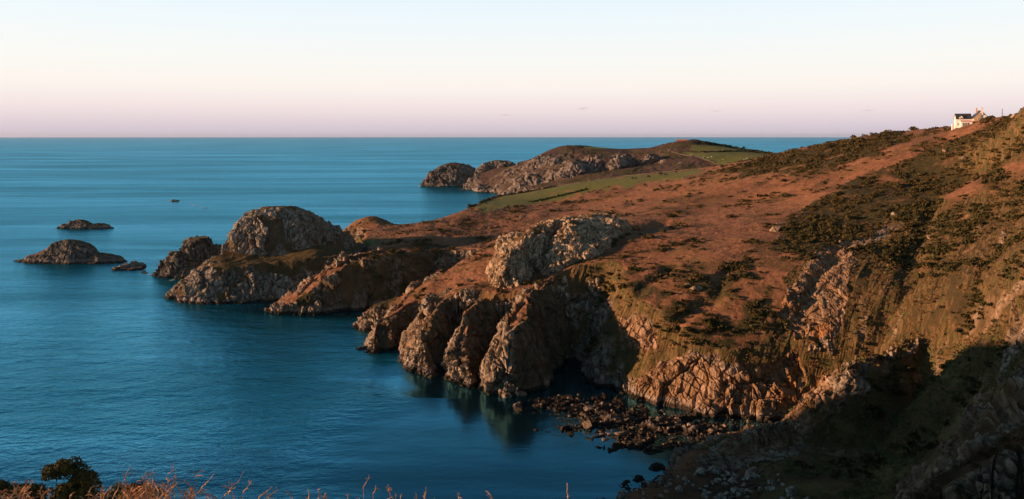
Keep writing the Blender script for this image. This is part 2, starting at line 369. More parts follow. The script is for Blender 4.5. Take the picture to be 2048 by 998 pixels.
# ------------------------------------------------------------------ relief builder
def px_of(X, Y, Z):
    Y = np.maximum(Y, 1); return 1024+X/Y*FPX, HZ+(EYE-Z)/Y*FPX
def relief(name, g, u0, u1, y0, y1, nu, nr, mask_fn, mat, detail=1.0, dscale=1.0, zcut=-3.0, keep=None, east_shade=0.0):
    us = np.linspace(u0, u1, nu); nf = 1800
    yf = np.geomspace(y0, y1, nf)
    Yg = np.broadcast_to(yf, (nu, nf)); Xg = us[:, None]*yf[None]
    Z = np.maximum(g(Xg, Yg), -3)
    v = (EYE-Z)/Yg
    run = np.minimum.accumulate(v, axis=1); vis = (v <= run+0.004)
    land = Z > -2.5
    dv = np.abs(np.diff(v, axis=1)); dl = np.diff(np.log(yf))[None]
    wgt = dv*np.where(vis[:, 1:], 1.0, 0.2)+dl*0.1*np.where(vis[:, 1:] & land[:, 1:], 1.0, 0.2)+dl*0.01
    k = np.ones(9)/9
    wgt = np.apply_along_axis(lambda c: np.convolve(np.pad(c, 4, mode='edge'), k, 'valid'), 0, wgt)
    cum = np.concatenate([np.zeros((nu, 1)), np.cumsum(wgt, 1)], 1)
    rows = np.linspace(0, 1, nr); Y = np.empty((nu, nr))
    for i in range(nu): Y[i] = np.interp(rows*cum[i, -1], cum[i], yf)
    X = us[:, None]*Y; Z = g(X, Y)
    gx = g._b(g.gx, X, Y); gy = g._b(g.gy, X, Y); sl = np.hypot(gx, gy)
    nl = np.sqrt(1+gx*gx+gy*gy); nx, ny, nz = -gx/nl, -gy/nl, 1/nl
    m1, m2 = mask_fn(X, Y, Z, sl)
    rock0 = m1[..., 0].copy()
    if east_shade:  # shade painted as dark scrub colour on east faces, away from the sun
        e = sst(0.15, 0.55, nx+0.35*fbm3(X*0.11, Y*0.11, Z*0.11, 3))*east_shade
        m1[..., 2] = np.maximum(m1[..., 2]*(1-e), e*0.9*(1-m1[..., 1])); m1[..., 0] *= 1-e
    rock = m1[..., 0]; cgr = m2[..., 1]
    s = 1/dscale
    # rock: buttress-scale ribs, joints and blocks pushed out along the normal
    wx = X+1.5*dscale*n2(X*0.2*s, Y*0.2*s); wy = Y+1.5*dscale*n2(X*0.2*s+40, Y*0.2*s)
    rib = fbm3(wx*0.13*s, wy*0.13*s, Z*0.05*s, 4, 0.55, True)
    f1, f2, idv = vor3(wx*0.22*s, wy*0.22*s, Z*0.14*s+0.04*wx*s)
    g1, g2, idg = vor3(wx*0.62*s, wy*0.62*s, Z*0.45*s-0.1*wy*s)
    h1, h2, idh = vor3(wx*0.09*s+7, wy*0.09*s, Z*0.045*s+0.02*wy*s)
    am = np.clip(0.5+1.6*fbm3(X*0.06*s, Y*0.06*s, Z*0.06*s+9, 3), 0.05, 1.2)
    D = 1.6*idh+1.2*rib+am*(1.3*idv+0.25*np.clip(f2-f1, 0, 0.12)/0.12-0.3+0.8*idg+0.15*np.clip(g2-g1, 0, 0.12)/0.12)+1.0*fbm3(X*0.5*s, Y*0.5*s, Z*0.2*s, 4, 0.65)
    veg = 0.6*fbm2(X*0.18*s, Y*0.18*s, 3)+0.22*fbm2(X*0.9*s+3, Y*0.9*s, 3)
    v1, v2, idc = vor3(wx*0.36*s, wy*0.36*s, Z*0.03*s)
    D = D+0.6*idc-0.9*(1-sst(0.0, 0.1, v2-v1))
    bed = (Z*0.85+0.35*X-0.2*Y+1.6*fbm3(X*0.1*s, Y*0.1*s, Z*0.1*s, 3))/(2.6*dscale); bed = bed-np.floor(bed)
    D = D+0.9*(bed-0.5)*np.clip(0.3+1.8*fbm3(X*0.05*s+4, Y*0.05*s, Z*0.08*s, 3), 0, 1)-1.1*(1-sst(0.0, 0.07, h2-h1))
    A = np.maximum(rock, rock0*0.85 if east_shade else 0)*np.clip(0.3+sl, 0, 1.1)*detail*dscale
    fall = fbm2((0.8*X-0.6*Y)*0.35*s, (0.6*X+0.8*Y)*0.05*s+Z*0.03, 4, 0.6)
    D = D*A+cgr*(1-rock)*1.3*fall*dscale+veg*(1-rock)*np.clip(1-m1[..., 1], 0.1, 1)*dscale
    if east_shade: D *= 1-0.4*sst(22, 38, X)*sst(120, 160, Y)
    D *= sst(-4, 1, Z)
    X = X+nx*D; Y = Y+ny*D; Z = Z+nz*D
    V = np.stack([X, Y, Z], -1).reshape(-1, 3)
    idx = np.arange(nu*nr).reshape(nu, nr)
    F = np.stack([idx[:-1, :-1], idx[1:, :-1], idx[1:, 1:], idx[:-1, 1:]], -1).reshape(-1, 4)
    zz = V[:, 2]; ok = (zz[F] > zcut).any(1)
    if keep is not None:
        kv = keep(V[:, 0], V[:, 1], V[:, 2]); ok &= kv[F].any(1)
    F = F[ok]; used = np.unique(F); remap = np.full(len(V), -1); remap[used] = np.arange(len(used))
    me = mesh_np(name, V[used], remap[F])
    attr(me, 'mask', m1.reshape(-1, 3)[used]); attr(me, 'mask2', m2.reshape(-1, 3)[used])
    return link(name, me, mat)

# ------------------------------------------------------------------ main coast
C = [  # plan of the cliff foot (x, y, steepness)
 (-120, -60, 1), (-80, 10, 1), (-55, 50, 1), (-25, 100, 1.2), (2, 135, 1.2), (14, 155, .9), (21, 168, .7), (23, 176, .8), (31, 184, 1.2), (45.5, 200, 1.3), (57, 207, 1.8), (72, 213, 2), (90, 219, 2),
 (92, 224, 1.6), (74, 226, 1.5), (62, 226.5, 1.5), (53.7, 229.5, 1.5), (45, 236, 1.6), (40, 242, 1.6), (36, 247, 1.7), (31, 253, 1.7), (24, 262, 1.6), (23, 288, 1.7), (17, 284, 2.4),
 (12.3, 259.6, 2.6), (2.5, 247, 2.8), (-6, 248, 2.8), (-8.5, 258, 2.6), (-5.5, 282, 2.0), (-11, 264, 2.6), (-11.8, 254.5, 2.8), (-20.4, 262, 2.6), (-23, 272, 2.2), (-19, 295, 1.8), (-26, 277, 2.2),
 (-27.3, 266.7, 2.2), (-37.5, 281, 2), (-40, 291, 1.6), (-37, 316, 1.4), (-44, 304, 1.5), (-50, 294, 1.6), (-58, 301, 1.3), (-57, 313, 1.3), (-53, 326, 1.3), (-60, 327, 1.3), (-66.6, 334, 1.2), (-62, 342, 1.2),
 (-50, 347, 1.2), (-43, 362, 1.3), (-33, 388, 1.2), (-45, 377, 1.6), (-58.8, 371, 1.7), (-74, 367, 1.7), (-86.5, 360, 1.6), (-103, 357.5, 1.8), (-111, 366, 1.6), (-99, 379, 1.6), (-84, 391, 1.5), (-72, 404, 1.5),
 (-84, 420, 1.5), (-96, 445, 1.5), (-104, 480, 1.5), (-116, 505, 1.4), (-121, 530, 1.4), (-100, 553, 1.4), (-72, 560, 1.2), (-58, 575, 1), (-47, 610, 1), (-42, 650, 1.2), (-38, 720, 1), (-20, 800, .8), (60, 900, .8),
 (700, 900, .8), (700, -60, 1)]
Upts = [(0, 0, 78.4), (0, -50, 86), (60, -40, 92), (-60, -20, 66), (0, 12, 74.0), (-20, 20, 70.2), (0, 20, 70.2), (12, 20, 68.3), (8, 13, 71.8), (22, 24, 62), (16, 26, 64), (-12, 40, 55), (10, 40, 58), (0, 70, 42), (-30, 60, 42), (0, 110, 25), (-20, 95, 25),
 (40, 50, 38), (20, 55, 34), (70, 55, 46), (100, 80, 60), (40, 30, 56), (20, 95, 20), (30, 125, 8), (45, 95, 26), (60, 110, 14), (150, 60, 88), (150, 130, 72), (250, 60, 110), (95, 116, 24), (130, 130, 58),
 (12, 40, 52), (25, 40, 50), (45, 42, 50), (62, 140, 6), (75, 155, 6), (50, 155, 3), (46, 182, 2), (60, 184, 3), (75, 181, 5), (90, 182, 8), (101, 187, 12), (113, 197, 19), P(1990, 700, 187), P(2048, 660, 172), P(2048, 600, 186),
 P(1900, 600, 225), P(2000, 600, 200), P(2048, 560, 195), P(1900, 500, 262), P(2000, 500, 240), P(2048, 470, 235),
 P(1700, 600, 248), P(1700, 500, 280), P(1500, 600, 254), P(1500, 520, 282), P(1600, 550, 262), P(1400, 580, 264), P(1400, 520, 288), P(1300, 570, 272), P(1300, 520, 298), P(1220, 570, 280), P(1200, 540, 292),
 P(1500, 450, 338), P(1400, 450, 350), P(1300, 450, 365), P(1600, 450, 330), P(1700, 430, 335), P(1800, 450, 310), P(1400, 400, 450), P(1500, 400, 420), P(1300, 400, 480), P(1200, 400, 545), P(1100, 400, 580),
 P(1600, 400, 390), P(1700, 380, 372), P(1800, 400, 340), P(1900, 400, 315), P(2000, 400, 290), P(1900, 320, 380), P(1800, 320, 400), P(1700, 320, 430), P(1600, 335, 455), P(2000, 320, 350), P(2048, 300, 320),
 P(2048, 216, 350), P(1980, 238, 400), P(1940, 256, 428), P(1900, 262, 436), P(1860, 268, 450), P(1808, 274, 470), P(1747, 274, 490), P(1689, 284, 500), P(1616, 299, 515), P(1546, 311, 530), P(1480, 325, 560), P(1400, 337, 620),
 P(1250, 352, 650), P(1330, 345, 660), P(1330, 360, 560), P(1250, 372, 570), P(1150, 368, 630), P(1080, 380, 640), P(1000, 400, 600), P(960, 398, 640), P(950, 400, 600), P(900, 430, 540), P(850, 443, 515), P(800, 455, 490),
 P(1000, 450, 480), P(900, 470, 450), P(950, 500, 390), P(900, 540, 350), P(1000, 570, 308), P(905, 590, 306), P(969, 594, 288), P(1050, 588, 279), P(1140, 562, 284), P(824, 576, 342), P(784, 620, 322), P(1090, 565, 296),
 P(1060, 540, 318), P(1200, 505, 318), P(1250, 470, 340), P(1150, 440, 395), P(1050, 470, 400), P(1230, 440, 395),
 P(690, 512, 388), P(640, 548, 376), P(600, 585, 368), P(760, 497, 402), P(870, 474, 440), P(800, 490, 425), P(880, 492, 425), P(720, 487, 440), P(680, 475, 455), P(760, 470, 460),
 P(740, 450, 500), P(690, 462, 505), (-110, 525, 24), (-60, 540, 18),
 (200, 800, 30), (0, 760, 20), (400, 700, 45), (250, 560, 78), (350, 480, 92), (300, 380, 96), P(2060, 228, 430), P(2080, 235, 380), (400, 300, 135), (500, 600, 70), (500, 100, 150), (280, 250, 84), (260, 180, 80), (20, 700, 30), (100, 720, 36), (150, 690, 46)]
kC = [c[2] for c in C]; pC = [c[:2] for c in C]
tps = TPS(Upts)
CRAG = [P(990, 568, 301)[:2], P(1040, 556, 303)[:2], P(1062, 548, 305)[:2], P(1070, 530, 312)[:2], P(1090, 548, 307)[:2], P(1120, 545, 307)[:2], P(1180, 520, 312)[:2], P(1222, 490, 322)[:2], P(1262, 440, 345)[:2], (38, 358), (20, 352), (2, 340), (-8, 322)]
GULLY = [([P(1262, 448, 362), P(1335, 452, 376)], 4.0, 9.0), ([P(1862, 390, 330), P(1835, 480, 280), P(1800, 560, 246), P(1745, 640, 228), P(1705, 700, 219)], 2.4, 3.5), ([P(2010, 460, 248), P(1965, 540, 220), P(1915, 610, 213), P(1870, 670, 209)], 2.2, 3.0),
         ([P(1690, 480, 290), P(1640, 560, 262), P(1590, 640, 244), P(1565, 720, 234)], 1.6, 2.5), ([P(1470, 540, 276), P(1420, 610, 260), P(1350, 690, 250), P(1290, 770, 244)], 1.6, 3.0), ([P(1330, 540, 288), P(1270, 610, 268), P(1225, 700, 258)], 1.8, 2.5)]
BEACH = [[W(*p) for p in [(1070, 800), (1130, 790), (1280, 808), (1400, 838), (1545, 842), (1500, 872), (1400, 905), (1300, 902), (1220, 885), (1130, 862)]],
         [W(*p) for p in [(1240, 990), (1330, 940), (1400, 925), (1450, 930), (1600, 950), (1600, 1040), (1250, 1040)]]]
RIDGES = [([P(1385, 917, 199), P(1450, 885, 200), P(1500, 862, 202), P(1560, 836, 204), P(1605, 800, 205), P(1640, 768, 206), P(1655, 782, 206), P(1690, 728, 208), P(1735, 714, 212), P(1800, 690, 217), P(1880, 645, 226)], 1.15),
          ([P(1790, 1000, 73), P(1900, 940, 73), P(2048, 868, 74), P(2200, 800, 76)], 1.2),
          ([P(2160, 680, 142), P(2048, 722, 138), P(1992, 768, 133), P(1958, 840, 124), P(1935, 920, 115), P(1900, 1000, 108)], 1.5),
          ([P(2120, 520, 190), P(2040, 590, 186), P(1975, 690, 184), P(1945, 770, 182)], 1.3),
          ([P(716, 700, 301), P(745, 660, 308), P(784, 625, 320), P(824, 576, 340), P(880, 538, 365)], 1.3),
          ([P(811, 729, 281), P(825, 680, 284), P(838, 628, 291), P(870, 598, 302), P(905, 588, 312)], 1.5),
          ([P(899, 763, 261), P(906, 690, 265), P(930, 622, 274), P(969, 592, 288)], 1.9),
          ([P(982, 790, 248), P(988, 690, 253), P(1012, 635, 261), P(1056, 583, 280), P(1100, 560, 296)], 1.9),
          ([P(562, 622, 367), P(600, 585, 369), P(640, 548, 377), P(690, 513, 389), P(760, 497, 406), P(870, 474, 440)], 1.2)]
def H_land(X, Y):
    Xw = X+2.2*n2(X/13, Y/13)+1.1*n2(X/5+9, Y/5); Yw = Y+2.2*n2(X/13+50, Y/13)+1.1*n2(X/5+70, Y/5)
    d, k = polydist(X*0.4+Xw*0.6, Y*0.4+Yw*0.6, pC, kC)
    U = tps(X, Y)+0.8*fbm2(X/22, Y/22, 3)
    c = np.where(d > 0, 1.0*np.minimum(d, 1)+k*d, 0.9*d)
    z = smin(U, c, 2.5)
    for pts, sl in RIDGES:
        rz = ridge(X+0.8*n2(X/4, Y/4), Y+0.8*n2(X/4+5, Y/4), pts, sl)
        z = smax(z, rz, 2.0)
    z = np.where(d < 0, np.maximum(np.minimum(0.9*d, 0), -6), z)
    for pts, dep, wd in GULLY:
        gl = np.full(X.shape, 1e3, np.float32)
        for (ax, ay, _), (bx, by, _) in zip(pts[:-1], pts[1:]):
            dx, dy = bx-ax, by-ay; t = np.clip(((Xw-ax)*dx+(Yw-ay)*dy)/(dx*dx+dy*dy), 0, 1); gl = np.minimum(gl, np.hypot(Xw-ax-t*dx, Yw-ay-t*dy))
        z = z-dep*np.exp(-(gl/wd)**2)*sst(1, 10, z)
    # boulder beach under the big cliff and scree in the nearest cove
    for poly in BEACH:
        db, _ = polydist(Xw, Yw, poly)
        z = smax(z, np.where(db > -6, np.minimum(0.10*db, 0.9)-0.35+0.9*n2(X/3.5, Y/3.5)+0.5*n2(X/1.4, Y/1.4), -6), 0.4)
    # little rocky peak beyond the neck
    r = np.hypot((X+90)/24, (Y-512)/20); z = smax(z, np.where(d > -2, 29-15*r**1.7, -9), 3)
    return z
G = Grid(-240, 520, -50, 900, 0.9, H_land)

def zone(PX, PY, poly, soft=0):
    return inpoly(PX, PY, poly).astype(np.float32)
def mask_land(X, Y, Z, sl):
    PX, PY = px_of(X, Y, Z)
    jx = PX+14*fbm2(X*0.12, Y*0.12, 3)+5*n2(X*0.9, Y*0.9); jy = PY+9*fbm2(X*0.12+30, Y*0.12, 3)+3*n2(X*0.9+30, Y*0.9)
    nz = fbm2(X*0.1, Y*0.1, 4); n3_ = fbm3(X*0.16, Y*0.16, Z*0.16, 4)
    right = sst(20, 40, X)*sst(120, 180, Y)         # the overgrown cliff
    thr = 0.95+1.0*right
    rock = sst(thr-0.25, thr+0.35, sl+0.9*n3_)
    rock = np.maximum(rock, sst(6, 2, Z+3*n3_)*(Z < 12)*sst(0.3, 0.7, sl+0.2))
    rr = lambda *pts: zone(jx, jy, list(pts))
    bare = rr((1270, 760), (1330, 725), (1400, 715), (1470, 760), (1590, 700), (1620, 760), (1570, 840), (1420, 832), (1290, 800))
    bare = np.maximum(bare, rr((1600, 560), (1640, 500), (1700, 480), (1715, 520), (1690, 600), (1665, 680), (1600, 680), (1560, 620)))
    bare = np.maximum(bare, rr((1240, 640), (1300, 640), (1320, 690), (1280, 700), (1240, 700)))
    bare = np.maximum(bare, rr((1560, 860), (1600, 790), (1650, 750), (1680, 800), (1640, 850), (1600, 890), (1400, 920), (1480, 870)))
    bare = np.maximum(bare, rr((1960, 820), (2048, 730), (2100, 760), (2048, 840), (1950, 920), (1930, 890)))
    bare = np.maximum(bare, rr((1800, 430), (1830, 430), (1760, 480), (1700, 510), (1690, 490)))
    rock = rock*(1-sst(70, 90, X)*sst(225, 205, Y)*0.45)
    rock = np.maximum(rock, bare*sst(-0.55, -0.1, n3_))
    pasture = rr((955, 408), (1050, 376), (1140, 362), (1240, 352), (1330, 343), (1400, 336), (1400, 348), (1330, 362), (1210, 378), (1150, 391), (1070, 410), (960, 424))*(Y > 520)*(nz > -0.45)
    pasture = np.maximum(pasture, rr((690, 480), (760, 478), (740, 500), (690, 505))*(Y > 410))
    scrub = sst(0.1, 0.5, nz)*0.6*(sl < 0.9)
    g1 = rr((1430, 345), (1546, 309), (1700, 280), (1800, 262), (1830, 278), (1700, 325), (1600, 345), (1500, 352))*(Y > 380)
    g2 = rr((1540, 500), (1580, 440), (1640, 400), (1720, 352), (1900, 285), (2100, 200), (2100, 290), (1960, 350), (1880, 400), (1840, 480), (1760, 520), (1640, 520))
    scrub = np.maximum(scrub, np.maximum(g1, g2)*sst(-0.6, 0.05, nz+0.2))
    cg = np.clip(right*sst(0.55, 0.85, sl+0.25*n3_)+sst(0.65, 0.95, sl)*0.7, 0, 1)
    dk = rr((1200, 540), (1500, 520), (1560, 600), (1500, 700), (1300, 700), (1210, 680))
    scrub = np.maximum(scrub, dk*sst(-0.25, 0.2, n3_)); cg = cg*(1-0.7*dk*sst(-0.25, 0.2, n3_))
    hb = rr((880, 540), (1000, 572), (1100, 553), (1200, 505), (1250, 540), (1180, 588), (1060, 596), (960, 604), (880, 600))
    rock = rock*(1-hb*sst(0.35, 0.1, n3_))
    cz = rr((1570, 560), (1640, 500), (1730, 450), (1840, 440), (1930, 400), (2140, 320), (2140, 760), (1990, 800), (1930, 830), (1700, 720), (1600, 700))
    cg = np.maximum(cg, cz*sst(-0.75, -0.3, n3_)); scrub = scrub*(1-0.7*cz)
    strk = fbm2((0.8*X-0.6*Y)*0.22, (0.6*X+0.8*Y)*0.045+Z*0.02, 4, 0.6)
    rock = np.maximum(rock, cz*sst(0.22, 0.42, strk)*sst(0.45, 0.8, sl+0.6*n3_))
    scrub = np.maximum(scrub, cz*sst(-0.2, -0.4, strk)*0.9); cg = cg*(1-cz*sst(-0.2, -0.4, strk)*0.85)
    d2 = rr((590, 600), (650, 555), (700, 522), (780, 505), (880, 485), (900, 500), (860, 560), (790, 600), (760, 640), (600, 620))*sst(1.5, 4, Z)
    rock = rock*(1-d2*sst(0.25, 0.0, n3_)); scrub = np.maximum(scrub, d2); cg = cg*(1-d2)
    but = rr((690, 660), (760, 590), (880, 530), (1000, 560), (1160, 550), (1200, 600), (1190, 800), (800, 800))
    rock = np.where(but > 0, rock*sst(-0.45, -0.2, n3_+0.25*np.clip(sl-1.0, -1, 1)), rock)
    och = np.maximum(rr((1565, 770), (1600, 700), (1612, 740), (1590, 830), (1570, 832)), rr((1590, 680), (1650, 640), (1665, 660), (1630, 690)))*sst(-0.2, 0.25, n3_)*0.8
    och = np.maximum(och, 0.35*bare*(PX < 1750)*(PX > 1180))
    gz = rr((1500, 905), (1700, 745), (1900, 690), (1960, 900), (1760, 1100), (1540, 1100))*(Y < 218)
    green = gz*sst(-0.1, 0.3, n3_)*0.7; scrub = np.maximum(scrub, gz*0.8); cg = cg*(1-0.8*gz); rock = rock*(1-gz*sst(0.1, -0.2, n3_)); pasture = np.maximum(pasture, green)
    sh = sst(3.2, 1.0, Z+0.5*n3_)*(X > 5)*(Y < 262)*(sl < 1.2)
    rock = rock*(1-sst(470, 440, PY)*sst(1600, 1700, PX))
    spur = rr((1385, 915), (1500, 858), (1560, 832), (1640, 764), (1700, 722), (1745, 712), (1740, 790), (1650, 840), (1600, 905), (1500, 935), (1400, 935))
    rock = np.maximum(rock*(1-pasture), spur*sst(-0.35, 0.0, n3_)); pasture = pasture*(1-rock)
    return np.stack([rock, pasture*(1-rock), scrub*(1-rock)*(1-pasture)], -1), np.stack([och, cg*(1-rock), sh], -1)
hill = relief('hillside', G, -0.36, 0.80, 38, 880, 1320, 1300, mask_land, M_land, east_shade=0.75)
tag(hill, 'rust brown bracken hillside falling to dark sea cliffs', 'hillside', kind='structure')

# ------------------------------------------------------------------ rock promontory
pP = [(-66, 402), (-84, 391), (-102, 387), (-126, 383), (-148, 380), (-158, 385), (-175, 402), (-171, 413), (-160, 425), (-166, 445), (-156, 475), (-130, 490), (-96, 482), (-70, 455)]
kP = [1.6, 2.2, 2.4, 2.2, 1.8, 1.3, 0.8, 1.2, 1.6, 1.8, 1.6, 1.4, 1.4, 1.4]
tpsP = TPS([P(690, 490, 430), P(640, 490, 415), P(560, 512, 408), P(500, 515, 402), P(440, 520, 400), P(405, 522, 400), P(380, 552, 400), P(355, 580, 401), P(337, 589, 402), P(450, 505, 425), (-150, 450, 18), (-110, 460, 20), (-75, 440, 19), (-90, 420, 20), (-160, 440, 12)])
def H_prom(X, Y):
    Xw = X+1.6*n2(X/11, Y/11)+0.8*n2(X/4+9, Y/4); Yw = Y+1.6*n2(X/11+50, Y/11)+0.8*n2(X/4+70, Y/4)
    d, k = polydist(Xw, Yw, pP, kP)
    z = smin(tpsP(X, Y), np.where(d > 0, k*d, 0.9*d), 3)
    # the great bare dome, steep to the west, with a long eastern shoulder
    x = (Xw+126)/np.where(X < -126, 28, 37); y = (Yw-428)/21
    r = np.hypot(x, y)
    z = np.where(d > -1, smax(z, 42.5-24*r**2.6, 2.0), z)
    x = (Xw+98)/15; y = (Yw-432)/14
    z = np.where(d > -1, smax(z, 31-14*np.hypot(x, y)**2.2, 2.0), z)
    return np.where(d < 0, np.minimum(0.9*d, z), z)
GP = Grid(-200, -40, 360, 510, 0.7, H_prom)
def mask_rock(top=12, green=0.5, veg=-0.15):
    def f(X, Y, Z, sl):
        n_ = fbm3(X*0.13, Y*0.13, Z*0.13, 4); q = fbm3(X*0.4, Y*0.4, Z*0.25, 3)
        rock = np.maximum(sst(0.35, 0.75, sl+0.5*q), sst(6, 3, Z))
        rock = rock*sst(veg-0.25, veg+0.1, n_+0.35*q+0.25*np.clip(sl-1, -0.6, 0.6))
        z0 = np.zeros_like(X)
        gr = (1-rock)*green*sst(top-2, top+3, Z)*sst(0.6, 0.3, sl)
        return np.stack([rock, gr, (1-rock)*(1-gr)*0.8], -1), np.stack([z0, z0+0.3*(1-rock), z0], -1)
    return f
def mask_prom(X, Y, Z, sl):
    m1, m2 = mask_rock(15, 0.25, -0.1)(X, Y, Z, sl)
    m1[..., 0] = np.maximum(m1[..., 0], sst(24, 27, Z)*sst(0.25, 0.5, sl+0.5*fbm3(X*0.2, Y*0.2, Z*0.2, 4)))
    m1[..., 1] *= 1-m1[..., 0]; m1[..., 2] *= 1-m1[..., 0]
    PX, PY = px_of(X, Y, Z); n_ = fbm3(X*0.1, Y*0.1, Z*0.1, 4)
    py = PY+12*n_; px = PX+20*n_
    v = inpoly(px, py, [(480, 520), (560, 512), (640, 492), (690, 480), (690, 560), (640, 580), (560, 545), (500, 545)]).astype(float)*sst(0.35, -0.1, n_)
    v = np.maximum(v, inpoly(px, py, [(525, 440), (560, 435), (570, 470), (555, 500), (535, 500), (540, 465)])*0.9)
    m1[..., 0] *= 1-v; m1[..., 2] = np.maximum(m1[..., 2], v*0.8)
    return m1, m2
prom = relief('promontory', GP, -0.45, -0.13, 366, 520, 420, 520, mask_prom, M_prom, detail=0.9, east_shade=0.5)
tag(prom, 'big rounded grey rock promontory with bare dome jutting into the sea', 'promontory', kind='structure')

# ------------------------------------------------------------------ sea stacks, islets and skerries
def islet(name, label, cat, poly, tops, ks=1.2, mask=None, mat=None, detail=0.5, dscale=1.0, step=0.5, warp=1.0, nu=160, nr=200, group=None):
    p = np.array(poly); t = np.array(tops, float)
    def H(X, Y):
        Xw = X+warp*1.2*n2(X/(7*dscale), Y/(7*dscale))+warp*0.6*n2(X/3+9, Y/3); Yw = Y+warp*1.2*n2(X/(7*dscale)+50, Y/(7*dscale))
        d, k = polydist(Xw, Yw, poly)
        z = np.full(X.shape, -4., np.float32)
        for x, y, h, rx, ry, e in t:
            r = np.hypot((Xw-x)/rx, (Yw-y)/ry); z = smax(z, h*(1-np.minimum(r, 3)**e), 0.6)
        z = np.maximum(z, 0.9)
        return np.where(d > 0, smin(z, ks*d, 0.8), 0.9*d).astype(np.float32)
    m = 8*dscale
    x0, y0 = p.min(0)-m; x1, y1 = p.max(0)+m
    g = Grid(x0, x1, y0, y1, step, H)
    us = [a/b for a in (x0+m*.6, x1-m*.6) for b in (y0, y1)]
    o = relief(name, g, min(us), max(us), y0+m*.4, y1-m*.4, nu, nr, mask or mask_rock(8, 0.1, -0.4), mat or M_isle, detail=detail, dscale=dscale, zcut=-1.0)
    return tag(o, label, cat, group)
def ring(pts): return [W(*p) for p in pts]
islet('rocky_islet', 'low dome shaped dark islet with long flat ends, nearest in the open sea', 'islet',
      [(-320, 512), (-306, 503), (-285, 500), (-262, 499), (-246, 507), (-246, 512), (-262, 522), (-285, 530), (-308, 522)],
      [(-284, 513, 13.6, 21, 13, 2.4), (-300, 513, 5, 14, 10, 2), (-262, 510, 5.5, 16, 8, 1.8), (-296, 512, 8, 14, 9, 2)], 1.3, nu=240, nr=220)
islet('rocky_islet', 'long low dark islet farthest out to the left', 'islet',
      [(-396, 694), (-380, 688), (-358, 688), (-344, 692), (-352, 700), (-375, 708)],
      [(-376, 697, 7.2, 13, 9, 2.2), (-360, 695, 4.2, 15, 6, 1.8), (-390, 695, 3, 8, 6, 2)], 1.4)
islet('sea_stack', 'flat topped dark rock stack with grassy cap off the promontory tip', 'sea stack',
      [(-207, 463), (-200, 455), (-188, 447), (-174, 446), (-168, 470), (-172, 486), (-192, 490), (-205, 480)],
      [(-181, 471, 20.5, 13.5, 15, 7), (-190, 462, 13, 9, 11, 4), (-198, 464, 8, 8, 9, 3), (-181, 456, 9, 8, 9, 3), (-172, 462, 14, 8, 10, 3)], 2.0, mask=mask_rock(16, 0.75, -0.6), detail=0.9, nu=200, nr=260)
for lab, pts, tops in [
    ('jagged dark skerry breaking the water between islet and promontory', [(236, 540), (262, 542), (290, 538), (292, 531), (270, 529), (240, 535)], [(258, 536, 2.6, 4, 3), (268, 534, 3.8, 3, 3), (244, 538, 2, 3, 3), (281, 533, 2.2, 4, 3)]),
    ('tiny dark rock awash left of the jagged skerry', [(226, 541), (234, 541), (234, 538), (227, 538)], [(230, 539.5, 1.2, 2, 2)]),
    ('small flat rock awash right of the jagged skerry', [(284, 546), (297, 547), (297, 543), (286, 543)], [(291, 545, 1.2, 3, 2)]),
    ('rounded dark rock at the foot of the flat topped stack', [(308, 548), (325, 550), (330, 542), (312, 541)], [(318, 545, 3, 4, 4)]),
    ('lone black rock awash in white surf far out at sea', [(344, 403.4), (357, 403.4), (357, 401), (345, 401)], [(351, 402.4, 1.5, 4, 6)])]:
    poly = ring(pts); tp = []
    for x, y, h, rx, ry in tops:
        X, Y = W(x, y); tp.append((X, Y, h, rx, ry, 2.0))
    islet('skerry', lab, 'skerry', poly, tp, 1.5, detail=0.6, warp=0.5, step=0.25 if pts[0][0] < 340 else 0.6, nu=70, nr=70, group='dark rocks awash off the promontory')
islet('rocky_islet', 'smooth dome shaped island off the far headland', 'islet',
      [(-146, 1280), (-120, 1262), (-80, 1262), (-46, 1275), (-40, 1310), (-80, 1345), (-128, 1330)],
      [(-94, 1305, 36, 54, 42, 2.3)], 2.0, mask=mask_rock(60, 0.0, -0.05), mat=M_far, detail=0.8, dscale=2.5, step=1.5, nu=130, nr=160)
islet('reef', 'low dark reef between the far island and headland', 'reef', [(-82, 1200), (-60, 1185), (-40, 1150), (-36, 1190), (-60, 1215)], [(-60, 1197, 3, 16, 12, 2), (-46, 1175, 5, 10, 22, 2)], 1.2, dscale=1.5, step=1.0, nu=70, nr=80)

# ------------------------------------------------------------------ far headland
pH = [(-46, 1143), (-58, 1185), (-70, 1240), (-58, 1272), (-20, 1300), (40, 1330), (120, 1350), (260, 1340), (400, 1250), (520, 1120), (640, 960), (640, 800), (240, 800), (100, 870), (40, 950), (-10, 1060), (-30, 1110)]
tpsH = TPS([P(1075, 319, 1225), P(1095, 302, 1205), P(1130, 291, 1190), P(1165, 292, 1180), P(1220, 297, 1170), P(1285, 297, 1150), P(1340, 286, 1120), P(1385, 281, 1100), P(1410, 284, 1095), P(1440, 291, 1080), P(1500, 301, 1060), P(1560, 310, 1040), P(1640, 320, 1020),
            P(960, 386, 1132), P(1000, 370, 1130), P(1050, 378, 1040), P(1060, 345, 1130), P(1150, 358, 990), P(1230, 347, 970), P(1330, 338, 950), P(1420, 328, 920), P(1500, 322, 890), P(1600, 322, 850), P(1000, 345, 1190),
            (100, 1300, 30), (250, 1250, 40), (400, 1150, 48), P(1450, 303, 1000), P(1400, 316, 950), P(1180, 330, 1080), P(1280, 325, 1060), (-20, 1250, 30), (40, 1280, 30)])
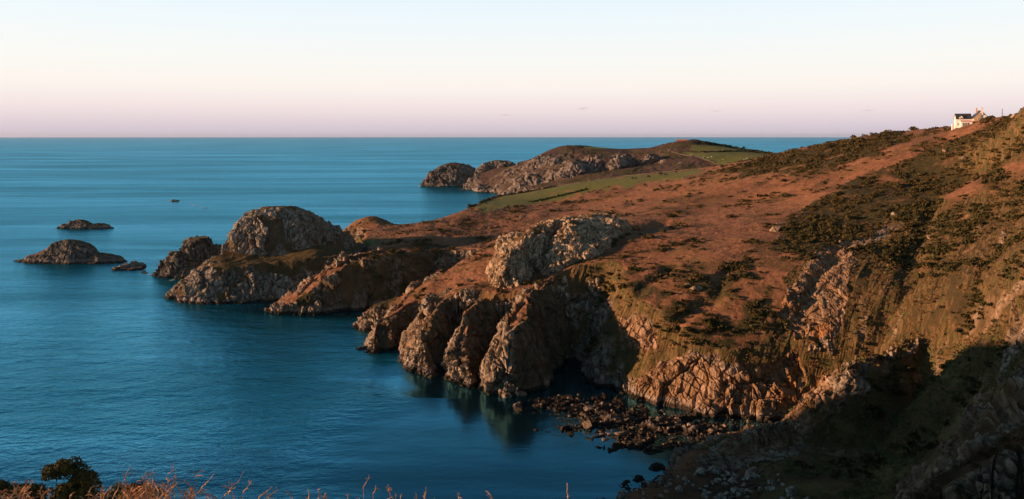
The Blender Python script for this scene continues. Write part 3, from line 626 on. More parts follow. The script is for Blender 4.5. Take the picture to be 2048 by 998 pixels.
BLUFF = [(1005, 320, 1250, 46, 36, 38), (1058, 322, 1235, 34, 34, 34), (1150, 318, 1045, 26, 24, 26), (1185, 312, 1055, 24, 24, 26), (1250, 306, 1050, 26, 24, 28), (1235, 316, 1035, 16, 16, 18), (1305, 308, 1040, 28, 22, 24), (1345, 316, 1010, 30, 20, 18), (1110, 338, 1060, 24, 20, 22), (1075, 350, 1070, 22, 20, 18), (1040, 362, 1075, 22, 20, 14), (1060, 328, 1190, 26, 30, 20)]
def H_head(X, Y):
    Xw = X+5*n2(X/30, Y/30)+2.5*n2(X/11+9, Y/11); Yw = Y+5*n2(X/30+50, Y/30)+2.5*n2(X/11+70, Y/11)
    d, k = polydist(Xw, Yw, pH)
    z = smin(tpsH(X, Y)+1.2*fbm2(X/40, Y/40, 3), np.where(d > 0, 1.4*d, 0.9*d), 6)
    for px, py, Yb, rx, ry, h in BLUFF:
        x, y, zt = P(px, py, Yb)
        r = np.hypot((Xw-x)/rx, (Yw-y)/ry); z = np.where(d > 0, smax(z, zt-h*r**2.4, 2.5), z)
    return z
GH = Grid(-90, 680, 780, 1370, 2.0, H_head)
def mask_head(X, Y, Z, sl):
    PX, PY = px_of(X, Y, Z); n_ = fbm3(X*0.05, Y*0.05, Z*0.05, 4)
    jx = PX+3*n_; jy = PY+1.5*n_
    rr = lambda *p: inpoly(jx, jy, list(p)).astype(np.float32)
    rock = sst(0.42, 0.72, sl+0.35*n_)
    past = np.maximum(np.maximum(rr((1378, 300), (1384, 290), (1440, 290.5), (1480, 296), (1496, 301), (1440, 304.5), (1400, 304)), rr((1362, 305), (1410, 306), (1490, 303), (1550, 309), (1560, 330), (1440, 330), (1400, 316))), rr((1168, 293), (1200, 294), (1232, 297), (1200, 300), (1175, 299)))
    rock *= 1-past
    scr = (1-past)*(1-rock)*sst(-0.2, 0.25, n_)*0.9
    z0 = np.zeros_like(X)
    return np.stack([rock, past, scr], -1), np.stack([z0, z0, z0], -1)
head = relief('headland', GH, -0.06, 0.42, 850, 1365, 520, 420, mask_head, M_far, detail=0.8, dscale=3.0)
tag(head, 'distant grassy headland with bare rock bluffs', 'headland', kind='structure')

# ------------------------------------------------------------------ pale crag on the slope
CR = [P(988, 568, 300)[:2], P(1000, 566, 300)[:2], P(1040, 558, 302)[:2], P(1064, 546, 305)[:2], P(1072, 520, 316)[:2], P(1085, 540, 309)[:2], P(1100, 551, 306)[:2], P(1120, 546, 307)[:2], P(1180, 520, 313)[:2], P(1222, 490, 323)[:2], P(1258, 440, 345)[:2], (44, 366), (24, 362), (10, 350), (4, 336), (0, 352), (-8, 340), (-10, 320)]
tpsC = TPS([P(992, 525, 303), P(1010, 498, 310), P(1060, 466, 320), P(1095, 452, 328), P(1130, 441, 333), P(1180, 432, 341), P(1225, 428, 349), P(1250, 430, 356), P(1040, 520, 307), P(1110, 500, 313), P(1150, 485, 318), P(1200, 460, 328), (20, 365, 43), (0, 350, 40), (-10, 325, 34)])
def H_crag(X, Y):
    Xw = X+0.9*n2(X/5, Y/5)+0.5*n2(X/2, Y/2); Yw = Y+0.9*n2(X/5+50, Y/5)+0.5*n2(X/2+70, Y/2)
    d, k = polydist(Xw, Yw, CR)
    gl = np.full(X.shape, 99., np.float32); q = [P(1112, 444, 337), P(1096, 470, 324), P(1086, 500, 314), P(1076, 548, 306)]
    for a, b in zip(q[:-1], q[1:]):
        t = np.clip(((X-a[0])*(b[0]-a[0])+(Y-a[1])*(b[1]-a[1]))/((b[0]-a[0])**2+(b[1]-a[1])**2), 0, 1)
        gl = np.minimum(gl, np.hypot(X-a[0]-t*(b[0]-a[0]), Y-a[1]-t*(b[1]-a[1])))
    T = tpsC(X, Y)-1.6+1.6*fbm2(X/6, Y/6, 3)-7*np.exp(-(gl/2.6)**2)
    return np.where(d > 0, smin(T, G(X, Y)-0.8+2.6*d, 1.2), G(X, Y)-3)
GC = Grid(-22, 62, 292, 380, 0.4, H_crag)
def mask_crag(X, Y, Z, sl):
    n_ = fbm3(X*0.15, Y*0.15, Z*0.15, 4)
    rock = sst(-0.42, -0.2, n_+0.3*np.clip(sl-0.8, -0.8, 0.8)); z0 = np.zeros_like(X)
    return np.stack([rock, z0, (1-rock)*0.7], -1), np.stack([z0, z0+0.4*(1-rock), z0], -1)
M_crag = terrain_material('pale_crag_rock', 1.2, (1.6, 1.5, 1.35), 0.4)
crag = relief('rock_crag', GC, -0.035, 0.17, 294, 375, 300, 320, mask_crag, M_crag, detail=0.75, dscale=0.8, keep=lambda x, y, z: z > G(x, y)-0.6)
tag(crag, 'large pale blocky crag standing out of the bracken slope', 'crag')

# ------------------------------------------------------------------ clifftop under the camera
xs = np.arange(-70, 91, 1.0); ys = np.arange(-46, 40, 1.0)
X, Y = np.meshgrid(xs, ys, indexing='ij'); Z = G(X, Y)+0.2*fbm2(X*0.5, Y*0.5, 3)
idx = np.arange(X.size).reshape(X.shape)
me = mesh_np('clifftop', np.stack([X, Y, Z], -1).reshape(-1, 3), np.stack([idx[:-1, :-1], idx[1:, :-1], idx[1:, 1:], idx[:-1, 1:]], -1).reshape(-1, 4))
z0 = np.zeros(X.size); attr(me, 'mask', np.stack([z0, z0, z0+0.5], -1)); attr(me, 'mask2', np.stack([z0, z0, z0], -1))
tag(link('clifftop', me, M_land), 'rough clifftop ground at the viewpoint', 'ground', kind='structure')

WP = [(-66, -60), (-62, 15), (-95, 62), (-135, 105), (-160, 150), (-182, 190), (-216, 205), (-262, 186), (-310, 100), (-350, -60)]  # unseen headland added out of frame, its heights shaped to shade the near cove
def H_west(X, Y):
    d, _ = polydist(X+2*n2(X/13, Y/13)+n2(X/5, Y/5), Y+2*n2(X/13+50, Y/13), WP)
    return smin(np.interp(Y, [-60, 38, 72, 130, 205], [66, 67, 88, 88, 68])+1.5*fbm2(X/20, Y/20, 3), np.where(d > 0, 4.2*d, .9*d), 5)
GW = Grid(-360, -55, -70, 218, 1.5, H_west)
xs = np.arange(-358, -56, 1.5); ys = np.arange(-68, 216, 1.5)
X, Y = np.meshgrid(xs, ys, indexing='ij'); Z = GW(X, Y); sl_ = GW.slope(X, Y)
D_ = 1.5*fbm3(X*.15, Y*.15, Z*.06, 4)*sst(.5, 1, sl_)*sst(-2, 2, Z)
idx = np.arange(X.size).reshape(X.shape); F_ = np.stack([idx[:-1, :-1], idx[1:, :-1], idx[1:, 1:], idx[:-1, 1:]], -1).reshape(-1, 4)
F_ = F_[(Z.ravel()[F_] > -2).any(1)]
me = mesh_np('added_cliff', np.stack([X+D_, Y+D_*.5, Z], -1).reshape(-1, 3), F_)
rk = sst(.8, 1.4, sl_).ravel(); z0 = rk*0; attr(me, 'mask', np.stack([rk, z0, (1-rk)*.5], -1)); attr(me, 'mask2', np.stack([z0, z0, z0], -1))
tag(link('added_headland', me, M_land), 'steep unseen cliff headland added left of the viewpoint to shade the near cove', 'headland', kind='structure')

def hit(g, px, py, y0=40, y1=880):
    """first ground point met by the sight line through photo pixel (px, py)"""
    u = (px-1024)/FPX; v = (py-HZ)/FPX
    Y = np.geomspace(y0, y1, 3000); Z = g(u*Y, Y); k = np.argmax((EYE-Z)/Y < v) if v > 0 else np.argmax((EYE-Z)/Y < v)
    if not k and (EYE-Z[0])/y0 >= v: return hit(g, px, py+1, y0, y1)    # the sight line clears the ground: take the crest below it
    y = Y[k]; return (u*y, y, float(g(u*y, y)))

# ------------------------------------------------------------------ vegetation
def leafmat(name, lo, mid, hi, sc=3.0):
    m, t, b = newmat(name)
    geo = N(t, 'ShaderNodeNewGeometry')
    f = noise(t, geo.outputs['Position'], sc, 4, 0.7)
    lk(t, cramp(t, f, [(0.3, lo), (0.5, mid), (0.72, hi)]), b.inputs['Base Color'])
    b.inputs['Roughness'].default_value = 0.8; b.inputs['Specular IOR Level'].default_value = 0.1
    return m
M_gorse = leafmat('gorse_leaves', (0.030, 0.030, 0.012), (0.072, 0.060, 0.022), (0.15, 0.10, 0.042), 0.5)
M_fern = leafmat('dead_bracken', (0.12, 0.062, 0.036), (0.25, 0.128, 0.076), (0.37, 0.205, 0.135), 0.7)
M_gorse_near = leafmat('gorse_spines', (0.022, 0.028, 0.012), (0.06, 0.062, 0.02), (0.18, 0.105, 0.04), 9.0)
M_twig = leafmat('dry_twigs', (0.2, 0.09, 0.045), (0.40, 0.21, 0.11), (0.55, 0.36, 0.22), 6.0)
M_bark = leafmat('gorse_bark', (0.05, 0.035, 0.02), (0.09, 0.06, 0.035), (0.14, 0.09, 0.055), 8.0)
def tuft(n, r, seed, size, flat=0.7, spiky=0.6):
    """n small leaf faces spread through a lumpy dome of radius 1"""
    q = np.random.default_rng(seed)
    lob = q.normal(0, 0.45, (r, 3)); lob[:, 2] = np.abs(lob[:, 2])*0.6+0.15; lr = q.uniform(0.35, 0.62, r)
    k = q.integers(0, r, n); d = q.normal(size=(n, 3)); d /= np.linalg.norm(d, axis=1)[:, None]; d[:, 2] = np.where(d[:, 2] < -0.3, -d[:, 2], d[:, 2])
    p = lob[k]+d*(lr[k]*q.uniform(0.75, 1.05, n))[:, None]; p[:, 2] *= flat
    a = q.normal(size=(n, 3)); a -= 0.4*(a*d).sum(1)[:, None]*d; a /= np.linalg.norm(a, axis=1)[:, None]
    b = np.cross(a, d+0.5*q.normal(size=(n, 3))); b /= np.linalg.norm(b, axis=1)[:, None]+1e-6
    s1 = (size*q.uniform(0.6, 1.3, n))[:, None]; s2 = s1*q.uniform(spiky*0.6, spiky*1.3, n)[:, None]
    V = np.stack([p-a*s1-b*s2*.6, p+a*s1*.7-b*s2, p+a*s1+b*s2*.5, p-a*s1*.6+b*s2], 1).reshape(-1, 3)
    return V, np.arange(4*n).reshape(n, 4)
def mass(name, pos, size, protos, mat, lean=0.25):
    Vs, Fs = [], []; off = 0; q = np.random.default_rng(3)
    for i, ((x, y, z), sz) in enumerate(zip(pos, size)):
        V, F = protos[i % len(protos)]; a = q.uniform(0, 6.28); c, s_ = math.cos(a), math.sin(a)
        W_ = np.empty_like(V); W_[:, 0] = (V[:, 0]*c-V[:, 1]*s_)*sz+x; W_[:, 1] = (V[:, 0]*s_+V[:, 1]*c)*sz+y; W_[:, 2] = V[:, 2]*sz*q.uniform(0.8, 1.2)+z
        Vs.append(W_); Fs.append(F+off); off += len(V)
    return link(name, mesh_np(name, np.concatenate(Vs), np.concatenate(Fs)), mat)
# where scrub grows, from the same map that colours the ground
n = 150000
cx = rng.uniform(-70, 430, n); cy = rng.uniform(225, 640, n); cz_ = G(cx, cy)
m1, m2 = mask_land(cx, cy, cz_, G.slope(cx, cy))
clump = fbm2(cx*0.06+11, cy*0.06, 4)
PX, PY = px_of(cx, cy, cz_)
band = inpoly(PX, PY, [(1430, 345), (1546, 309), (1700, 280), (1800, 262), (1900, 250), (2100, 190), (2100, 290), (1960, 350), (1880, 400), (1840, 480), (1760, 520), (1540, 520), (1580, 440), (1700, 350), (1600, 350)])
dens = np.clip(m1[:, 2]*1.0*(0.35+0.65*band)+0.34*sst(0.2, 0.42, clump), 0, 1)*(1-m1[:, 0])*(1-m1[:, 1])*(cz_ > 8)
dens *= 1-inpoly(PX, PY, [(850, 600), (1200, 600), (1200, 800), (700, 800)])
dens *= 1-inpoly(PX, PY, [(1900, 246), (1946, 246), (1950, 258), (1930, 272), (1900, 268)])
pick = rng.random(n) < dens*0.6*sst(-0.5, 0.25, fbm2(cx*0.11, cy*0.11, 3))
gx, gy, gz = cx[pick], cy[pick], cz_[pick]; sz = rng.gamma(1.7, 0.30, len(gx))+0.25; print('gorse', len(gx))
app = sz/gy; order = np.argsort(-app*((gx/gy < 0.64) & (gx/gy > -0.2)))
far_protos = [tuft(46, 5, 100+i, 0.30) for i in range(8)]
near_protos = [mesh_np('gorse_bush', *tuft(330, 8, 200+i, 0.14, 0.75)) for i in range(6)]
for me in near_protos: me.materials.append(M_gorse)
big, rest = order[:260], order[260:]
for k, i in enumerate(big):
    o = bpy.data.objects.new('gorse_bush', near_protos[k % 6]); COL.objects.link(o)
    o.location = (gx[i], gy[i], gz[i]-0.1*sz[i]); o.scale = (sz[i],)*3; o.rotation_euler = (0, 0, rng.uniform(0, 6.28))
    px, py = px_of(gx[i], gy[i], gz[i])
    if py > 520: lab, gr = 'dark gorse bush rooted on the overgrown cliff above the boulder beach', 'gorse bushes on the overgrown cliff'
    elif px > 1500 and py > 360: lab, gr = 'dark green gorse bush in the wide scrub band crossing the slope below the house', 'gorse bushes in the scrub band'
    elif px > 1420: lab, gr = 'gorse bush in the scrub strip along the hill skyline left of the house', 'gorse bushes along the skyline'
    else: lab, gr = 'small dark gorse bush scattered on the open rust brown bracken slope', 'gorse bushes on the bracken slope'
    tag(o, lab, 'bush', gr)
mg = mass('gorse_scrub', np.stack([gx, gy, gz-0.1], -1)[rest], sz[rest], far_protos, M_gorse)
tag(mg, 'dense low gorse scrub covering the hillside', 'scrub', kind='stuff')
n = 60000
cx = rng.uniform(-80, 400, n); cy = rng.uniform(235, 620, n); cz_ = G(cx, cy)
m1, m2 = mask_land(cx, cy, cz_, G.slope(cx, cy))
pick = (rng.random(n) < 0.22*(1-m1[:, 0])*(1-m1[:, 1])) & (cz_ > 6)
fp = [tuft(16, 4, 300+i, 0.34, 0.32, 0.45) for i in range(8)]
mf = mass('bracken', np.stack([cx, cy, cz_], -1)[pick], rng.uniform(0.25, 0.62, pick.sum()), fp, M_fern)
tag(mf, 'dead rust brown bracken covering the slope', 'bracken', kind='stuff')

# tussocks and shrubs hanging on the steep overgrown faces
n = 60000
cx = rng.uniform(15, 210, n); cy = rng.uniform(150, 330, n); cz_ = G(cx, cy); sl_ = G.slope(cx, cy)
m1, m2 = mask_land(cx, cy, cz_, sl_); q_ = fbm3(cx*0.09, cy*0.09, cz_*0.09, 4)
base_ = (1-m1[:, 0])*(cz_ > 3)*np.sqrt(1+sl_**2)
M_tuss = leafmat('straw_tussock', (0.07, 0.05, 0.02), (0.16, 0.105, 0.045), (0.30, 0.20, 0.10), 0.5)
M_shrub = leafmat('cliff_shrub', (0.02, 0.024, 0.009), (0.05, 0.048, 0.017), (0.10, 0.075, 0.03), 0.6)
p1 = (rng.random(n) < 0.16*base_*m2[:, 1]*sst(-0.4, 0.2, q_)); p2 = (rng.random(n) < 0.16*base_*np.clip(m2[:, 1]+m1[:, 2], 0, 1)*sst(0.05, -0.25, q_)*1.3)
print('tussock', p1.sum(), p2.sum())
tp_ = [tuft(16, 4, 400+i, 0.4, 0.8, 0.3) for i in range(8)]
tag(mass('tussock_grass', np.stack([cx, cy, cz_], -1)[p1], rng.uniform(0.3, 0.9, p1.sum()), tp_, M_tuss), 'straw coloured tussocks hanging on the steep right cliff', 'grass', kind='stuff')
tag(mass('cliff_shrubs', np.stack([cx, cy, cz_], -1)[p2], rng.uniform(0.4, 1.5, p2.sum()), far_protos, M_shrub), 'dark olive shrubs clinging to the overgrown cliff', 'scrub', kind='stuff')

n = 26000
cx = rng.uniform(45, 150, n); cy = rng.uniform(145, 222, n); cz_ = G(cx, cy); PX, PY = px_of(cx, cy, cz_)
m1, m2 = mask_land(cx, cy, cz_, G.slope(cx, cy)); q_ = fbm2(cx*0.12, cy*0.12, 3)
p3 = (rng.random(n) < 0.55*(1-m1[:, 0])*sst(-0.3, 0.2, q_)) & (cz_ > 3) & (PY > 690)
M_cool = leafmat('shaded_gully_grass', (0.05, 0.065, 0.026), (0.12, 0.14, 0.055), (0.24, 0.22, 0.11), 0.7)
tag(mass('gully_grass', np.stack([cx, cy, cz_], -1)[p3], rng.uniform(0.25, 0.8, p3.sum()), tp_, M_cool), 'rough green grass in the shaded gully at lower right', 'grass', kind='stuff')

# ------------------------------------------------------------------ boulders
def boulder_mesh(seed, sub=3):
    q = random.Random(seed); bm = bmesh.new(); bmesh.ops.create_icosphere(bm, subdivisions=sub, radius=1)
    for _ in range(14):                                # planes that split the rock flat
        d = Vector((q.gauss(0, 1), q.gauss(0, 1), q.gauss(0, 1))).normalized(); h = q.uniform(0.5, 0.85)
        for v in bm.verts:
            e = v.co.dot(d)-h
            if e > 0: v.co -= d*e
    for v in bm.verts:
        v.co *= 1+0.05*q.uniform(-1, 1); v.co.x *= 1.25; v.co.z *= 0.8
    me = bpy.data.meshes.new('boulder'); bm.to_mesh(me); bm.free(); return me
def rockmat(name, tone, sc, warm):
    m, t, b = newmat(name); geo = N(t, 'ShaderNodeNewGeometry'); co = geo.outputs['Position']
    c, h = rock_nodes(t, co, tone, sc, warm); lk(t, c, b.inputs['Base Color']); b.inputs['Roughness'].default_value = 0.85
    lk(t, bump(t, h, 0.4, 0.8), b.inputs['Normal']); return m
M_bould = rockmat('beach_boulder_rock', (0.85, 0.76, 0.70), 2.0, 0.35)
M_scree = rockmat('grey_scree_rock', (1.15, 1.25, 1.35), 2.0, 0.05)
bmeshes = [boulder_mesh(40+i) for i in range(9)]; smeshes = [boulder_mesh(60+i) for i in range(6)]
for me in bmeshes: me.materials.append(M_bould)
for me in smeshes: me.materials.append(M_scree)
def boulder(px, py, wpx, label, group=None, meshes=bmeshes, tall=1.0, sx=1.0, name='boulder', tilt=0.35, k=[0]):
    x, y, z = hit(G, px, py); z = max(z, -0.2); r = wpx/FPX*y/2.3
    o = bpy.data.objects.new(name, meshes[k[0] % len(meshes)]); COL.objects.link(o); k[0] += 1
    o.location = (x, y, z+0.2*r); o.scale = (r*sx, r, r*tall); o.rotation_euler = (rng.uniform(-tilt, tilt), rng.uniform(-tilt, tilt), rng.uniform(0, 6.28) if sx == 1 else rng.uniform(-.3, .3))
    return tag(o, label, 'boulder', group)
for a in [((1040, 792, 27), 'big pale boulder at the foot of the tallest buttress'), ((1013, 806, 24), 'flat pinkish boulder at the water edge below the tallest buttress'),
          ((1176, 853, 30), 'largest pinkish boulder on the outer edge of the dark beach'), ((1177, 821, 20), 'long tan slab lying in the upper left of the boulder beach'),
          ((1212, 842, 13), 'pink boulder in the middle of the beach, left of a close pair'), ((1225, 844, 13), 'pink boulder in the middle of the beach, right of a close pair'),
          ((1208, 882, 14), 'lone boulder awash off the outer edge of the beach'), ((1265, 858, 16), 'upright pinkish boulder at the right end of a long slab'),
          ((1246, 870, 30), 'long low slab of rock awash at the outer edge of the beach'), ((1146, 821, 11), 'rounded boulder standing left of the long tan slab'),
          ((1098, 821, 12), 'boulder at the left end of the beach beside the water'), ((1205, 810, 16), 'boulder lying against the foot of the overgrown cliff'),
          ((1380, 853, 15), 'orange tinted boulder at the right end of the beach'), ((1336, 860, 11), 'small pale boulder below the ochre sea wall of rock'),
          ((868, 745, 17), 'square boulder fallen between the two middle buttresses'), ((882, 738, 13), 'smaller boulder wedged behind the square one between the buttresses'), ((870, 757, 12), 'boulder at the waterline below the middle buttresses'),
          ((1306, 892, 12), 'boulder in a line of rocks running out into dark water, left one'), ((1330, 891, 14), 'boulder in a line of rocks running out into dark water, right one')]:
    slab = 'slab' in a[1]
    boulder(*a[0], a[1], tall=0.6 if slab else 1.0, sx=1.5 if slab else 1.0)
fin = boulder(1088, 776, 26, 'leaning fin of rock in deep shade at the head of the cove', tall=2.6, sx=0.8, name='rock_fin', tilt=0.15)
BP = [(1070, 800), (1130, 790), (1280, 808), (1400, 838), (1540, 842), (1500, 866), (1400, 900), (1300, 898), (1220, 885), (1130, 858)]
c = 0
while c < 170:
    px, py = rng.uniform(1060, 1540), rng.uniform(788, 905)
    if inpoly(np.array([px]), np.array([py]), BP)[0]:
        left = px < 1250
        boulder(px, py, 3.5+rng.gamma(2.0, 1.6), 'small brown boulder scattered on the left half of the dark beach' if left else 'small brown boulder scattered on the right half of the dark beach',
                'small boulders on the left half of the beach' if left else 'small boulders on the right half of the beach'); c += 1
SP = [(1400, 945), (1480, 935), (1560, 950), (1620, 998), (1240, 998), (1300, 965)]
c = 0
while c < 90:
    px, py = rng.uniform(1240, 1620), rng.uniform(935, 1005)
    if inpoly(np.array([px]), np.array([py]), SP)[0] or py > 998:
        boulder(px, py, 8+rng.gamma(2.0, 3.4), 'blue grey stone in the shaded scree at the bottom of the nearest cove', 'stones in the shaded scree', smeshes); c += 1
pos, szs = [], []
for poly, cnt in ((BP, 1500), (SP, 500)):
    c = 0; q = np.array(poly)
    pxs = rng.uniform(q[:, 0].min(), q[:, 0].max(), cnt*3); pys = rng.uniform(q[:, 1].min(), q[:, 1].max(), cnt*3)
    ok = inpoly(pxs, pys, poly)
    for px, py in list(zip(pxs[ok], pys[ok]))[:cnt]:
        x, y = W(px, py); pos.append((x, y, max(float(G(x, y)), -0.1))); szs.append(rng.uniform(0.12, 0.4))
bm = bmesh.new(); bmesh.ops.create_icosphere(bm, subdivisions=1, radius=1)
pv = np.array([v.co for v in bm.verts]); pf = np.array([[v.index for v in f.verts] for f in bm.faces]); bm.free()
pro = [(pv*rng.uniform(0.7, 1.2, (len(pv), 1))*np.array([1.2, 1, .7]), pf) for _ in range(6)]
M_shing = rockmat('wet_dark_shingle', (0.30, 0.27, 0.25), 2.0, 0.2)
tag(mass('shingle', pos, szs, pro, M_shing), 'loose stones strewn over the cove beaches', 'shingle', kind='stuff')

# ------------------------------------------------------------------ built things
def flat(name, col, rough=0.8, var=0.15, sc=1.5):
    m, t, b = newmat(name); geo = N(t, 'ShaderNodeNewGeometry')
    f = noise(t, geo.outputs['Position'], sc, 4, 0.65)
    lo = tuple(c*(1-var) for c in col); hi = tuple(min(1, c*(1+var)) for c in col)
    lk(t, cramp(t, f, [(0.3, lo), (0.7, hi)]), b.inputs['Base Color']); b.inputs['Roughness'].default_value = rough
    return m
M_white = flat('white_render', (0.80, 0.76, 0.72), 0.8, 0.05)
M_slate = flat('slate_roof', (0.045, 0.05, 0.06), 0.5, 0.25, 2.5)
M_stone = flat('tan_stone', (0.42, 0.28, 0.15), 0.9, 0.3, 1.8)
M_brick = flat('red_brick', (0.46, 0.17, 0.10), 0.9, 0.25, 1.2)
M_pot = flat('pink_chimney', (0.62, 0.38, 0.34), 0.85, 0.1)
M_frame = flat('white_paint', (0.8, 0.78, 0.76), 0.5, 0.03)
M_wood = flat('weathered_wood', (0.16, 0.12, 0.09), 0.9, 0.3, 5)
M_drystone = flat('dry_stone', (0.17, 0.135, 0.105), 0.95, 0.4, 0.9)
M_hedge = leafmat('hedge_leaves', (0.014, 0.02, 0.008), (0.035, 0.04, 0.016), (0.07, 0.065, 0.028), 0.8)
mg_, tg_, bg_ = newmat('window_glass'); bg_.inputs['Base Color'].default_value = (0.03, 0.035, 0.04, 1); bg_.inputs['Roughness'].default_value = 0.08
M_glass = mg_
def empty(name, loc, rz=0):
    o = bpy.data.objects.new(name, None); COL.objects.link(o); o.location = loc; o.rotation_euler = (0, 0, rz); return o
def boxm(parts, name, mat, parent):
    bm = bmesh.new()
    for x0, x1, y0, y1, z0, z1 in parts:
        r = bmesh.ops.create_cube(bm, size=1)
        for v in r['verts']:
            v.co = Vector(((x0+x1)/2+v.co.x*(x1-x0), (y0+y1)/2+v.co.y*(y1-y0), (z0+z1)/2+v.co.z*(z1-z0)))
    me = bpy.data.meshes.new(name); bm.to_mesh(me); bm.free(); return link(name, me, mat, parent)
def polym(faces, name, mat, parent, thick=0.0):
    """closed prisms: each a polygon outline and an extrusion vector"""
    bm = bmesh.new()
    for pts, ex in faces:
        a = [bm.verts.new(p) for p in pts]; b = [bm.verts.new(Vector(p)+Vector(ex)) for p in pts]; k = len(pts)
        bm.faces.new(a); bm.faces.new(b[::-1])
        for i in range(k): bm.faces.new((a[i], b[i], b[(i+1) % k], a[(i+1) % k]))
    bmesh.ops.recalc_face_normals(bm, faces=bm.faces)
    me = bpy.data.meshes.new(name); bm.to_mesh(me); bm.free(); return link(name, me, mat, parent)
def window(parent, x0, x1, y, z0, z1, nx=2, nz=2):
    f = boxm([(x0, x1, y-0.04, y+0.08, z0, z0+.1), (x0, x1, y-0.04, y+0.08, z1-.1, z1), (x0, x0+.1, y-0.04, y+0.08, z0+.1, z1-.1), (x1-.1, x1, y-0.04, y+0.08, z0+.1, z1-.1)]
             + [(x0+(x1-x0)*i/nx-.035, x0+(x1-x0)*i/nx+.035, y-0.02, y+0.06, z0+.1, z1-.1) for i in range(1, nx)], 'window', M_frame, parent)
    boxm([(x0+.1, x1-.1, y+0.01, y+0.05, z0+.1, z1-.1)], 'pane', M_glass, f)
# house: origin under the left front corner of the long block; x along the front, y to the back, z up
HY = 430.0; hx, hy, hz = P(1912.2, 253.2, HY)
house = empty('white_house', (hx, hy, hz), R(-20))
tag(house, 'white house with dark slate roof standing alone on the hill skyline', 'house')
L, D_, E, RG = 7.6, 6.0, 4.1, 6.9
polym([([(0, 0, -3), (0, D_, -3), (0, D_, E), (0, D_/2, RG-.12), (0, 0, E)], (L, 0, 0))], 'wall', M_white, house)
rf = polym([([(-.15, -.35, E-.12), (-.15, D_/2, RG), (-.15, D_/2, RG+.16), (-.15, -.35, E+.05)], (L+.1, 0, 0)), ([(-.15, D_+.35, E-.12), (-.15, D_/2, RG), (-.15, D_/2, RG+.16), (-.15, D_+.35, E+.05)], (L+.1, 0, 0))], 'roof', M_slate, house)
dm = polym([([(1.5, -.12, 3.75), (3.3, -.12, 3.75), (3.3, -.12, 5.0), (2.4, -.12, 5.85), (1.5, -.12, 5.0)], (0, 2.4, 0))], 'dormer', M_white, house)
window(dm, 1.95, 2.85, -.2, 3.95, 5.0, 2)
polym([([(1.3, -.3, 4.95), (2.4, -.3, 5.98), (2.4, -.3, 6.1), (1.3, -.3, 5.07)], (0, 2.5, 0)), ([(3.5, -.3, 4.95), (2.4, -.3, 5.98), (2.4, -.3, 6.1), (3.5, -.3, 5.07)], (0, 2.5, 0))], 'dormer_roof', M_slate, dm)
sun_r = polym([([(2.0, -2.2, -2), (2.0, 0, -2), (2.0, 0, 3.2), (2.0, -2.2, 2.55)], (5.6, 0, 0))], 'conservatory', M_white, house)
polym([([(1.85, -2.45, 2.55), (1.85, 0, 3.27), (1.85, 0, 3.4), (1.85, -2.45, 2.68)], (5.9, 0, 0))], 'conservatory_roof', M_pot, sun_r)
for i in range(4): window(sun_r, 2.6+i*0.85, 3.4+i*0.85, -2.26, 0.25, 2.15, 1)
window(house, 0.5, 1.35, -.08, 0.6, 1.9, 2)
# cross wing, its gable to the front
wx0, wx1, ap, fe, fr_ = 7.75, 15.3, 11.6, 4.4, 8.5
wing = polym([([(wx0, -1.0, -3), (wx1, -1.0, -3), (wx1, -1.0, fe), (ap, -1.0, fr_-.12), (wx0, -1.0, fe)], (0, 8, 0))], 'gable_wing', M_white, house)
polym([([(wx0-.3, -1.3, fe-.2), (ap, -1.3, fr_), (ap, -1.3, fr_+.18), (wx0-.3, -1.3, fe-.02)], (0, 8.5, 0)), ([(wx1+.3, -1.3, fe-.2), (ap, -1.3, fr_), (ap, -1.3, fr_+.18), (wx1+.3, -1.3, fe-.02)], (0, 8.5, 0))], 'roof', M_slate, wing)
st = polym([([(wx0+.5, -1.5, -3), (ap-.1, -1.5, -3), (ap-.1, -1.5, 7.4), (wx0+.5, -1.5, 4.4)], (0, .48, 0))], 'stone_front', M_stone, wing)
window(st, 9.9, 10.9, -1.58, 3.3, 4.7, 2); window(st, 9.2, 10.1, -1.58, 0.4, 1.9, 2)
for nm, x0, x1, y0, z1 in (('chimney', 11.5, 12.5, -1.4, 9.6), ('chimney', 10.1, 10.9, 4.5, 9.7)):
    c_ = boxm([(x0, x1, y0, y0+.9, 6.2, z1)], nm, M_white if x0 > 11 else M_pot, wing)
    boxm([(x0-.1, x1+.1, y0-.1, y0+1.0, z1, z1+.14), (x0+.25, x0+.55, y0+.25, y0+.55, z1+.14, z1+.55)], 'chimney_cap', M_pot, c_)
polym([([(11.4, -3.0, -3), (11.4, -1.55, -3), (11.4, -1.55, 3.0), (11.4, -3.0, 2.4)], (3.8, 0, 0))], 'porch', M_white, house)
x, y, z = P(1905.5, 253, 432)
wl = boxm([(-0.5, .55, -.4, .4, -2, 1.3)], 'gate_pier', M_white, None); wl.location = (x, y, z); tag(wl, 'small white gate pier left of the white house', 'gate pier')
x, y, z = P(1910, 255.5, 426)
tw = boxm([(0, 5.4, -.3, .2, -2.5, -.1)], 'garden_wall', M_stone, None); tw.location = (x, y, z); tag(tw, 'low tan garden wall below the front of the white house', 'wall')
